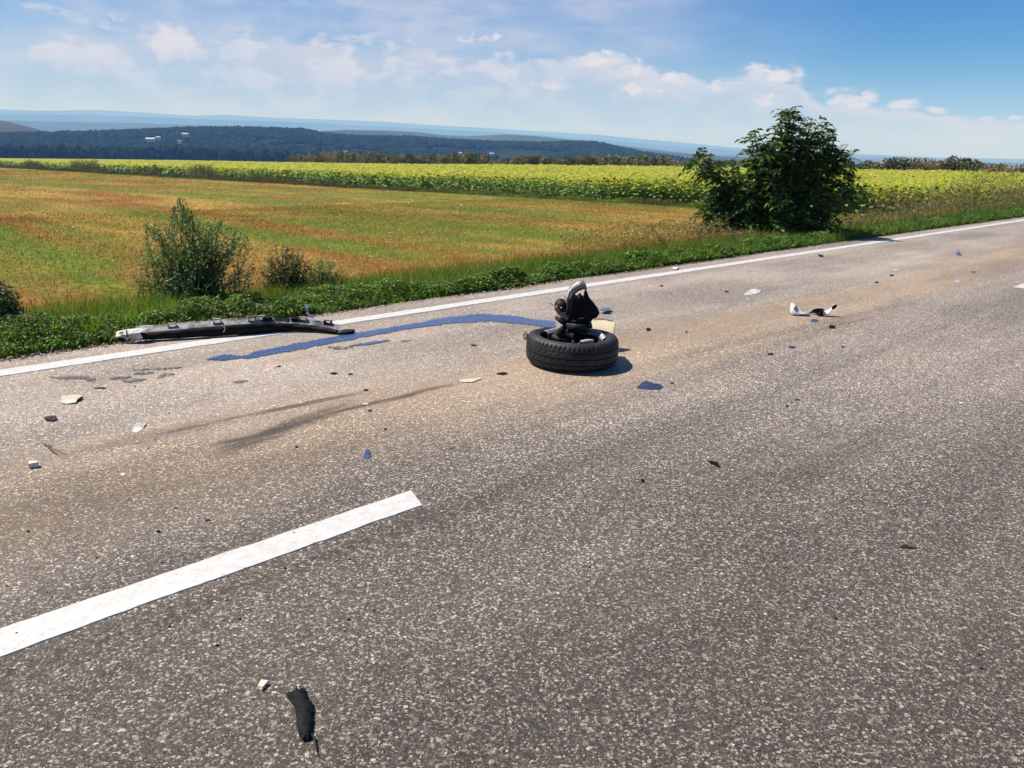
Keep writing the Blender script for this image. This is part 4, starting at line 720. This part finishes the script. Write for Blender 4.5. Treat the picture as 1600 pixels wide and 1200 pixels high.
# torn left end
L0 = lambda px, py, z=0., dd=0.: (lambda r: (np.array([0, 0, EYE])+r*((bpt[0][1]+dd)/r[1]))-ob)(ray(px, py))
q = MB(); o_ = [(181, 527), (182, 519), (190, 516.5), (200, 515), (222, 513), (232, 514), (219, 520), (223, 528), (217, 533), (208, 529), (204, 527), (199, 532), (194, 527)]; k = len(o_); cx_, cy_ = 203, 522
V = [L0(x, y, dd=(.02 if y < 520 else -.035)) for x, y in o_]+[L0(cx_, cy_, dd=-.045)]; V = [(a[0], a[1], max(a[2], .004)) for a in V]; q.add(V, [(i, (i+1) % k, k) for i in range(k)]); q.build('torn_end', 'grey_plastic', bumper, solid=.008, smooth=False)
q = MB(); q.tube([L0(187, 520.5, dd=-.035), L0(192, 520, dd=-.04)], .006, 6); q.tube([L0(198, 516, dd=-.03), L0(198.5, 526, dd=-.05)], .005, 6); q.build('slot', 'black_plastic', bumper)
q = MB(); q.tube([L0(350, 511, dd=bpt[4][1]-bpt[0][1]-.03), L0(352, 514, dd=bpt[4][1]-bpt[0][1]-.03), L0(349, 519, dd=bpt[4][1]-bpt[0][1]-.03)], .0025, 5); q.build('crack', 'grey_plastic', bumper)
c_ = G(540, 521.5); q = MB(); q.grid([[(c_[0]+.068*r_*math.cos(t)+.008*z_, c_[1]+.05*r_*math.sin(t)+.025*math.cos(t), .004+z_*.026) for r_, z_ in ((.9, 0), (1, .3), (.95, .8), (.7, 1.), (.45, .75), (.1, .7))] for t in np.linspace(0, 6.283, 25)[:-1]], closed_u=True)
tag(q.build('light_housing', 'rubber'), 'oval black fog light housing lying at the right tip of the bumper', 'car debris')
# blue-grey shard standing in the verge
r_ = GT(482, 498, .0); gp = np.array([r_[0], r_[1], 0]); sb = empty('plastic_shard', (gp[0], gp[1], GZ(gp[0], gp[1])), 0, label='ragged blue-grey plastic shard standing upright in the verge weeds behind the bumper', category='car debris', group='car debris scattered on the asphalt')
bs = np.array([gp[0], gp[1], GZ(gp[0], gp[1])]); o_ = [(475, 476), (485, 475), (482, 480), (480, 483), (482, 488), (484, 491), (491, 492), (491, 497), (485, 497), (482, 493), (478, 490), (480, 485), (477, 481)]; k = len(o_)
q = MB(); V = [local(x, y, bs, -.16) for x, y in o_]+[local(x, y, bs, -.145) for x, y in o_]; q.add(V, [tuple(range(k))[::-1], tuple(range(k, 2*k))]+[(i, (i+1) % k, k+(i+1) % k, k+i) for i in range(k)]); plain('pale_blue_plastic', (.42, .47, .56), .4, .15); q.build('shard_plate', 'pale_blue_plastic', sb, smooth=False)

# white fender fragment on the right: upturned left fin, curled middle, hooked right arm
fo = G(1270, 493); ff = empty('fender_fragment', (fo[0], fo[1], 0), 0, label='bent white fender fragment with two upturned ends lying on the right of the road', category='car debris'); f0 = np.array([fo[0], fo[1], 0.])
fl2 = lambda px, py, dd=0.: local(px, py, f0, dd)
def sheet(front, dd, back, name, mat, parent, solid=.004):
    q = MB(); q.grid([[fl2(x, y, d) for (x, y), d in zip(col_, dd_)] for col_, dd_ in zip(front, dd)]); return q.build(name, mat, parent, solid=solid)
sheet([[(1234.5, 489), (1234, 482), (1236, 473.5)], [(1239, 490), (1239.5, 483), (1240, 474)], [(1246, 490.5), (1246, 485), (1244, 476)], [(1254, 491), (1254, 489), (1253, 488)], [(1264, 491.5), (1264, 489), (1265, 487)]], [[-.02, .03, .05], [-.04, .0, .0], [-.05, .02, .06], [-.05, .02, .05], [-.05, .02, .04]], None, 'left_fin', 'white_plastic', ff)
sheet([[(1263, 490), (1268, 484), (1274, 481.5)], [(1270, 489), (1275, 483), (1279, 480.8)], [(1277, 490), (1282, 483.5), (1284, 481)], [(1286, 494), (1287, 487), (1287.5, 482)]], [[.08, .06, .02], [.09, .06, .0], [.09, .05, -.02], [-.03, -.04, -.04]], None, 'curled_middle', 'white_plastic', ff)
q = MB(); q.add([fl2(1266, 489, .02), fl2(1271, 484, .02), fl2(1278, 481.6, .0), fl2(1287, 482.5, -.045), fl2(1286.5, 494, -.045), fl2(1278, 494, -.03), fl2(1278, 488, 0)], [(0, 1, 2, 3, 4, 5, 6)][:1]); q.build('inner_liner', 'black_plastic', ff, solid=.004, smooth=False)
sheet([[(1287.5, 494), (1287.5, 488), (1290, 486)], [(1291, 494.5), (1292, 488), (1294, 484)], [(1295, 492), (1297, 485), (1299, 481)], [(1297, 489), (1300, 482), (1303, 475)], [(1300, 484), (1303, 479), (1307, 475.5)]], [[-.04, -.02, .03], [-.06, -.03, .02], [-.05, -.03, .02], [-.05, -.03, .0], [-.03, -.02, .02]], None, 'hooked_arm', 'white_plastic', ff)
q = MB(); c_ = fl2(1303.5, 479.5, -.035); q.grid([[tuple(c_+np.array([.020*r_*math.cos(t)+.010*r_*math.sin(t), -.004*(1-r_), .024*r_*math.sin(t)])) for r_ in (.05, .6, 1.)] for t in np.linspace(0, 6.283, 15)[:-1]], closed_u=True); q.build('end_cap', 'black_plastic', ff, solid=.004)

# scattered pieces
GR = 'car debris scattered on the asphalt'
def shard(px, py, w, h, mat, label, seed, arch=.012, z=.008, thick=.006, n_=9, rough=.25, name='debris_piece', cat='car debris'): return plate(name, blob_out(px, py, w, h, n_, seed, rough), mat, z, thick, arch, label, cat, GR)
o = plate('debris_piece', [(96, 631), (97, 624), (112, 622), (123, 622.5), (129, 623), (121, 628), (119, 631), (105, 632.5)], 'cream_plastic', .012, .006, .012, 'flat beige rectangular plate with a bent black end near the left edge', 'car debris', GR, lift=[.02, .05, .06, .06, .05, .04, .03, .02])
plate('bent_end', [(121, 629), (124, 623), (131, 623), (127, 626)], 'black_plastic', .02, .006, .0, parent=None, label='black flap touching the flat beige plate near the left edge')
shard(80, 655.5, 20, 7, 'dark_steel', 'small dark brown oval lump between the beige plate and the white cube', 3, .014, .012, .012, 10, .12)
plate('debris_piece', [(207, 675), (208, 669), (214, 664), (222, 664.5), (230, 661), (226, 667), (222, 672), (213, 676.5)], 'grey_plastic', .01, .006, .02, 'grey folded shard with a pointed black corner left of the skid marks', 'car debris', GR, lift=[.004, .03, .035, .03, .02, .02, .008, .004])
q = MB(); c_ = G(53, 730); q.box((c_[0], c_[1], .014), (.036, .03, .024), Matrix.Rotation(.4, 3, 'Z'), jit=.003); tag(q.build('debris_piece', 'white_plastic', smooth=False, bevel=.003), 'small bright white cube-like chunk near the left edge above the centre line', 'car debris', GR)
plate('debris_piece', [(568, 716), (570, 709), (574, 705), (578, 707), (577, 712), (581, 713), (574, 717)], 'blue_paint', .01, .006, .012, 'small blue painted shard above the right end of the centre line dash', 'car debris', GR, lift=[.003, .03, .04, .035, .02, .01, .003])
plate('debris_piece', [(716, 596), (722, 598.5), (738, 598), (752, 593), (750, 590.5), (738, 592.5), (722, 594)], 'cream_plastic', .01, .008, .004, 'narrow curved cream strip left of the tyre', 'car debris', GR)
shard(785, 584.5, 16, 4, 'black_plastic', 'flat dark scrap just left of the tyre beyond the cream strip', 5, .003, .006)
plate('debris_piece', [(994, 607), (1002, 600.5), (1010, 598.5), (1022, 602), (1030, 602), (1036, 605), (1030, 609.5), (1010, 609)], 'dark_blue_paint', .01, .005, .02, 'largest dark blue body panel shard, in front of and right of the tyre', 'car debris', GR, lift=[.004, .03, .045, .035, .03, .018, .004, .004])
plate('debris_piece', [(1161, 461), (1168, 456), (1178, 453), (1189, 456), (1186, 458), (1175, 460.5)], 'grey_plastic', .01, .006, .02, 'pale grey arched shard beyond the tyre near the edge line', 'car debris', GR, lift=[.004, .03, .045, .03, .018, .004])
shard(1272, 501.5, 12, 4.5, 'blue_paint', 'bright blue flake just in front of the white fender fragment', 6, .003, .006)
shard(1299, 511.5, 11, 4.5, 'black_plastic', 'small black lump just in front of the white fender fragment', 7, .016, .014, .012)
shard(1013, 515.5, 8, 3.5, 'black_plastic', 'tiny black lump on the road just right of the tyre', 8, .014, .012, .01)
shard(1237, 543, 11, 3.5, 'dark_blue_paint', 'small dark blue flake between the tyre and the white fender fragment, larger of two', 9, .008)
shard(1317, 542.5, 7, 2.5, 'blue_paint', 'tiny blue flake below right of the white fender fragment', 10, .006)
shard(1204, 554, 9, 2.5, 'black_plastic', 'thin black sliver right of the tyre, left of the small blue flake', 11, .006)
plate('debris_piece', [(1106, 721), (1112, 722.5), (1121, 725), (1126, 732), (1118, 728.5), (1110, 725)], 'black_plastic', .008, .006, .012, 'narrow black pointed splinter alone in the middle of the near lane', 'car debris', GR)
shard(1004, 752, 5, 4.5, 'black_plastic', 'black pebble-sized crumb alone in the near lane below the black splinter', 12, .008, .01, .01)
plate('debris_piece', [(1277, 397.5), (1279, 398.5), (1286, 400), (1285, 402), (1280, 401.5)], 'dark_blue_paint', .012, .006, .02, 'small dark piece beside the edge line in front of the walnut bush', 'car debris', GR)
plate('debris_piece', [(1492, 396), (1496, 397), (1496.5, 392.5), (1498, 396), (1502, 397.5), (1503.5, 399.5), (1497, 399)], 'dark_blue_paint', .012, .008, .02, 'dark blue winged scrap farthest away on the right of the road', 'car debris', GR, lift=[.006, .02, .10, .03, .02, .006, .006])
shard(1055, 420.5, 10, 4, 'white_plastic', 'pale chip on the shoulder beyond the edge line left of the walnut bush', 13, .03, .02)
shard(1496, 440.5, 10, 3, 'pale_blue_plastic', 'pale glassy flake on the far right of the road', 14, .008)
shard(1400, 422.5, 7, 1.8, 'white_plastic', 'tiny white chip on the far road, left of the pale glassy flake', 15, .006)
shard(1393, 430.5, 7, 2., 'black_plastic', 'tiny dark chip on the far road just below the tiny white chip', 16, .006)
shard(1521, 425, 7, 2., 'dark_blue_paint', 'tiny blue chip on the far road above the pale glassy flake', 17, .006)
shard(1370, 441.5, 6, 2., 'black_plastic', 'tiny dark chip in the far lane midway above the white fender fragment', 18, .006)
q = MB(); c_ = G(411, 1075); q.add([(c_[0]+a, c_[1]+b_, z) for a, b_, z in ((-.013, -.008, .002), (.002, -.014, .002), (.010, .016, .004), (-.010, .022, .004), (-.013, -.004, .012), (.003, -.009, .012), (.011, .017, .013), (-.011, .021, .013))], [(3, 2, 1, 0), (4, 5, 6, 7), (0, 1, 5, 4), (1, 2, 6, 5), (2, 3, 7, 6), (3, 0, 4, 7)]); tag(q.build('debris_piece', 'cream_plastic', smooth=False, bevel=.001), 'small cream chip on the near road beside the black rubber strip', 'car debris', GR)
plain('torn_rubber', (.009, .009, .010), .75, .5, 60, spec=.2, bump=1.)
# black rubber strip with frayed ends
rs_ = G(470, 1118); rb_ = empty('rubber_strip', (rs_[0], rs_[1], 0), 0, label='torn black rubber strip with frayed ends and a thin tail nearest the viewer', category='car debris')
o_ = [(447, 1087), (453, 1091), (459, 1085), (463, 1083), (464, 1074), (466, 1080), (468, 1074), (471, 1080), (474, 1078), (479, 1088), (481, 1098), (486, 1100), (490, 1106), (489, 1120), (489, 1140), (487, 1150), (484, 1158), (479, 1159), (476, 1155), (473, 1160), (468, 1154), (465, 1144), (463, 1126), (460, 1110), (454, 1100), (449, 1094)]
o_ = [(a[0]+(b[0]-a[0])*t+random.uniform(-1.3, 1.3)*(t > 0), a[1]+(b[1]-a[1])*t+random.uniform(-1.3, 1.3)*(t > 0)) for a, b in zip(o_, o_[1:]+o_[:1]) for t in (0, .34, .67)]; P = np.array([G(x, y)[:2] for x, y in o_])-rs_[:2]; k = len(o_); zt = [.003+.010*math.exp(-((y-1118)/34.)**2)*(1 if x < 480 else .25)+.002*((i*7) % 3) for i, (x, y) in enumerate(o_)]
ax_ = np.array([G(x, y)[:2] for x, y in ((470, 1084), (472, 1098), (474, 1112), (476, 1128), (477, 1142), (478, 1152))])-rs_[:2]
V = [(P[i, 0], P[i, 1], zt[i]) for i in range(k)]+[(a[0], a[1], .016+.002*(j % 2)) for j, a in enumerate(ax_)]
mids = [(x, y) for x, y in ((470, 1084), (472, 1098), (474, 1112), (476, 1128), (477, 1142), (478, 1152))]; near = lambda i: min(range(6), key=lambda j: abs(mids[j][1]-o_[i][1]))
Fs = []
for i in range(k):
    j = (i+1) % k; a, b_ = near(i), near(j); Fs.append((i, j, k+a)); 
    if a != b_: Fs.append((j, k+b_, k+a))
q = MB(); q.add(V, Fs); q.build('strip', 'torn_rubber', rb_, solid=.003)
q = MB(); q.tube([tuple(np.append(G(x, y)[:2]-rs_[:2], z)) for x, y, z in ((487, 1150, .006), (492, 1158, .008), (494, 1170, .006), (497, 1182, .004))], [.004, .0035, .003, .001], 5); q.build('tail', 'rubber', rb_)
q = MB(); q.tube([tuple(np.append(G(x, y)[:2]-rs_[:2], z)) for x, y, z in ((466, 1085, .026), (469, 1090, .027), (472, 1086, .026))], .0018, 5); q.build('staple', 'steel', rb_)
# small dark scraps and twigs
lst = [(522, 584, 12, 3, 'black_plastic', 'hooked dark scrap in the far lane below the blue trail'), (572, 610, 7, 2.5, 'black_plastic', 'tiny black lump beyond the skid marks'), (571, 632, 9, 2.5, 'white_plastic', 'flat white flake lying on the long skid mark'), (578, 642, 8, 3, 'dark_steel', 'small dark twig-like scrap below the white flake on the skid mark'),
       (626, 632.5, 4, 3, 'pink_plastic', 'tiny pinkish chip right of the long skid mark'), (602, 671, 5, 2, 'black_plastic', 'tiny black crumb below the end of the skid marks'), (463, 698.5, 4, 3, 'black_plastic', 'tiny black crumb below the wide dark skid smear'), (324, 813.5, 10, 2.5, 'dark_blue_paint', 'thin dark blue sliver above the middle of the centre line dash'),
       (248, 831, 6, 3, 'black_plastic', 'tiny black crumb left of the thin blue sliver above the centre line dash'), (192, 742, 10, 5, 'cream_plastic', 'pale curved chip in the lane left of the blue shard'), (157, 607, 20, 1.5, 'dark_steel', 'thin dark wire-like sliver beyond the beige plate on the left'), (428, 635, 7, 2, 'white_plastic', 'small white sliver on the upper skid mark'),
       (1050, 599, 4, 2.5, 'black_plastic', 'tiny black crumb just beyond the largest dark blue shard'), (1034, 447, 5, 2.5, 'black_plastic', 'tiny black lump near the edge line beyond the tyre'), (1246, 625, 6, 2, 'dark_steel', 'tiny dark chip in the middle of the road below the blue flakes'), (1230, 635, 4, 2, 'black_plastic', 'tiny black crumb beside the tiny dark chip in mid road'),
       (1135, 456, 6, 1.8, 'black_plastic', 'tiny dark sliver left of the pale grey arched shard'), (1073, 519, 4, 1.6, 'black_plastic', 'tiny dark crumb right of the tyre between it and the blue flakes'), (436, 573, 6, 2, 'dark_steel', 'tiny dark crumb below the left part of the blue trail'), (548, 585, 7, 2, 'dark_steel', 'tiny brown-black scrap right of the hooked scrap'),
       (1503, 630, 8, 2, 'white_plastic', 'tiny pale chip on the right part of the near lane'), (740, 540, 10, 2.5, 'dark_steel', 'dark smear-like scrap between the blue trail and the cream strip')]
for i, (px, py, w, h, mt_, lab) in enumerate(lst): shard(px, py, w, h, mt_, lab, 40+i, .005, .006, .005, 8, .3)
plate('twig', [(1405, 856), (1412, 852), (1422, 855), (1432, 856), (1430, 859), (1420, 857.5), (1411, 857)], 'dark_steel', .006, .004, .004, 'dark forked twig lying on the right of the near lane', 'twig')
q = MB(); q.tube([tuple(G(x, y, z)) for x, y, z in ((63, 692, .006), (72, 694, .01), (80, 704, .01), (92, 711, .006))], [.001, .003, .003, .001], 5); q.tube([tuple(G(x, y, z)) for x, y, z in ((72, 694, .01), (78, 697, .018), (82, 696, .02))], [.002, .002, .001], 4); tag(q.build('twig', 'bark'), 'thin brown twig near the left edge above the white cube', 'twig')
# grit crumbs of glass and rubber
n_ = 300; px = rng.uniform(-50, 1650, n_); py = 420+640*rng.random(n_)**1.3; P = np.array([G(a, b_) for a, b_ in zip(px, py)]); uu, vv = uv(P[:, 0], P[:, 1]); ok = (vv < 5.4) & (vv > -.8); P = P[ok]; r = .0022+.004*rng.random(len(P))**2
blobs('road_grit', P+np.stack([r*0, r*0, r*.4], -1), r, ['black_plastic', 'dark_steel', 'gravel_brown', 'gravel_pale'], flat=.6, kind='stuff', label='fine crumbs of grit scattered over the asphalt', category='grit')

# spilled coolant trail and damp spots
mt, n = newmat('coolant'); tc = n.add('ShaderNodeTexCoord').outputs['Object']
v = n.add('ShaderNodeTexVoronoi', Vector=tc, Scale=130.); f = n.noise(tc, 60, 4, .7)
b = n.add('ShaderNodeBsdfPrincipled', Base__Color=n.mix(n.mr(f, .35, .65), (.026, .055, .15), (.065, .115, .25)), Roughness=.24, IOR=1.4); bp = n.add('ShaderNodeBump', Strength=.5, Distance=.002, Height=v.outputs[0]); n.l.new(bp.outputs[0], b.inputs['Normal']); ea = n.add('ShaderNodeVertexColor', _layer_name='edge').outputs[0]
al = n.mr(n.m('ADD', ea, n.m('MULTIPLY', n.m('SUBTRACT', n.noise(tc, 38, 5, .7), .5), 2.2)), .30, .48)
n.add('ShaderNodeOutputMaterial', Surface=n.add('ShaderNodeMixShader', i0=n.m('MULTIPLY', al, .93), i1=n.add('ShaderNodeBsdfTransparent').outputs[0], i2=b.outputs[0]).outputs[0])
mt, n = newmat('damp'); tc = n.add('ShaderNodeTexCoord').outputs['Object']; v = n.add('ShaderNodeTexVoronoi', Vector=tc, Scale=150.); rc = n.add('ShaderNodeSeparateColor', i0=v.outputs['Color']).outputs[0]
b = n.add('ShaderNodeBsdfPrincipled', Base__Color=n.ramp(rc, [(0, (.03, .03, .033)), (.6, (.07, .07, .075)), (1, (.22, .2, .19))]), Roughness=.5); ea = n.add('ShaderNodeVertexColor', _layer_name='edge').outputs[0]; al = n.mr(n.m('ADD', n.m('MULTIPLY', ea, .16), n.m('ADD', n.noise(tc, 22, 5, .7), n.m('MULTIPLY', rc, .16))), .60, .74)
n.add('ShaderNodeOutputMaterial', Surface=n.add('ShaderNodeMixShader', i0=n.m('MULTIPLY', al, .9), i1=n.add('ShaderNodeBsdfTransparent').outputs[0], i2=b.outputs[0]).outputs[0])
def pool(cen, name, mat, label, cat, z=.006, seed=0, group=None):
    """cen: photo points with half-width (in photo px, vertical)"""
    up = []; dn = []; sg = [0]; 
    for a, b_ in zip(cen[:-1], cen[1:]): sg.append(sg[-1]+math.hypot(b_[0]-a[0], b_[1]-a[1]))
    n_ = max(8, int(sg[-1]/1.5)); s_ = np.linspace(0, sg[-1], n_); X_ = np.interp(s_, sg, [c[0] for c in cen]); Y_ = np.interp(s_, sg, [c[1] for c in cen]); H_ = np.interp(s_, sg, [c[2] for c in cen])
    ja = (fbm(s_*.035, s_*0+seed, seed+7, 4)-.5)*.8; jb = (fbm(s_*.035, s_*0+seed+5, seed+17, 4)-.5)*.8; P = []
    for i in range(n_):
        a = G(X_[i], Y_[i]-H_[i]*(1+ja[i])); b_ = G(X_[i], Y_[i]+H_[i]*(1+jb[i])); a, b_ = a+(a-b_)*.18, b_+(b_-a)*.18; P.append([(a[0], a[1], .005), tuple((a*.66+b_*.34)[:2])+(z,), tuple((a*.34+b_*.66)[:2])+(z,), (b_[0], b_[1], .005)])
    q = MB(); q.grid(P); o = q.build(name, mat); at = o.data.color_attributes.new('edge', 'FLOAT_COLOR', 'POINT'); ev = np.ones((n_, 4, 4), np.float32); ev[:, 0, :3] = 0; ev[:, 3, :3] = 0; ev[0, :, :3] = 0; ev[-1, :, :3] = 0; at.data.foreach_set('color', ev.ravel())
    return tag(o, label, cat, group)
pool([(322, 563, .4), (335, 560.5, 2.2), (350, 559, 4.), (362, 558.5, 3.2), (378, 558.5, 1.6), (388, 557.5, 2.4), (398, 555, 4.2), (430, 548.5, 4.5), (470, 541, 4.6), (510, 533.5, 4.6), (560, 524.5, 4.4), (620, 514, 4.2), (670, 506, 4.4), (710, 500, 5.2), (750, 497.5, 6.), (790, 498.5, 5.6), (820, 502, 5), (845, 505.5, 5.2), (868, 509, 5.)], 'spilled_coolant', 'coolant', 'long glossy blue trail of spilled coolant curving from the tyre toward the bumper', 'spill', .006, 1)
DG = 'damp spots beside the coolant trail'
for i, (c, lab) in enumerate([([(512, 543, .8), (530, 545, 2.4), (552, 543, .6)], 'small wet blue-grey spot just below the middle of the blue trail'), ([(545, 541, .6), (575, 537.5, 2.3), (610, 532, .6)], 'larger elongated wet spot below the blue trail, right of the small one'),
        ([(76, 590, .6), (95, 591, 2.4), (125, 590, 3.4), (150, 594, 2.4)], 'leftmost ragged damp spot under the edge line'), ([(170, 592, .6), (192, 591, 2.8), (205, 589, .6)], 'ragged damp spot second from the left under the edge line'), ([(190, 597, .6), (208, 595.5, 3.), (230, 592.5, .6)], 'lowest dark damp spot under the edge line'),
        ([(207, 579, .6), (238, 577.5, 1.4), (284, 574.5, .8)], 'thin upper damp streak left of the blue trail'), ([(208, 585, .6), (225, 583.5, 2.), (240, 582.5, .6)], 'short damp spot under the thin upper streak'), ([(244, 591, .6), (256, 587, 2.8), (272, 585, .8)], 'rightmost damp spot left of the blue trail'),
        ([(360, 598, .5), (372, 597.5, 1.8), (388, 595, .5)], 'faint damp spot alone below the blue trail'), ([(625, 534, .4), (634, 533, 1.3), (643, 532, .4)], 'tiny damp spot below the blue trail left of the tyre'), ([(545, 586, .3), (530, 573, .3)], '')]):
    if lab: pool(c, 'damp_spot', 'coolant' if i == 1 else 'damp', lab, 'damp spot', .0055, 20+i, DG)

# ------------------------------------------------------------------ haze
me = bpy.data.meshes.new('haze'); hx, y0, y1, z0, z1 = 20000, -16000, 20500, -140, 435
me.from_pydata([(-hx, y0, z0), (hx, y0, z0), (hx, y1, z0), (-hx, y1, z0), (-hx, y0, z1), (hx, y0, z1), (hx, y1, z1), (-hx, y1, z1)], [], [(3, 2, 1, 0), (4, 5, 6, 7), (0, 1, 5, 4), (1, 2, 6, 5), (2, 3, 7, 6), (3, 0, 4, 7)]); me.update()
hzm = bpy.data.materials.new('haze_air'); hzm.use_nodes = True; hzm.node_tree.nodes.clear(); n = NT(hzm.node_tree)
pv = n.add('ShaderNodeVolumePrincipled'); pv.inputs['Color'].default_value = (.19, .42, .95, 1); pv.inputs['Absorption Color'].default_value = (1, 1, 1, 1); pv.inputs['Density'].default_value = 1.9e-4; pv.inputs['Anisotropy'].default_value = 0.
n.add('ShaderNodeOutputMaterial', Volume=pv.outputs[0]); me.materials.append(hzm); tag(link('haze', me), kind='stuff')
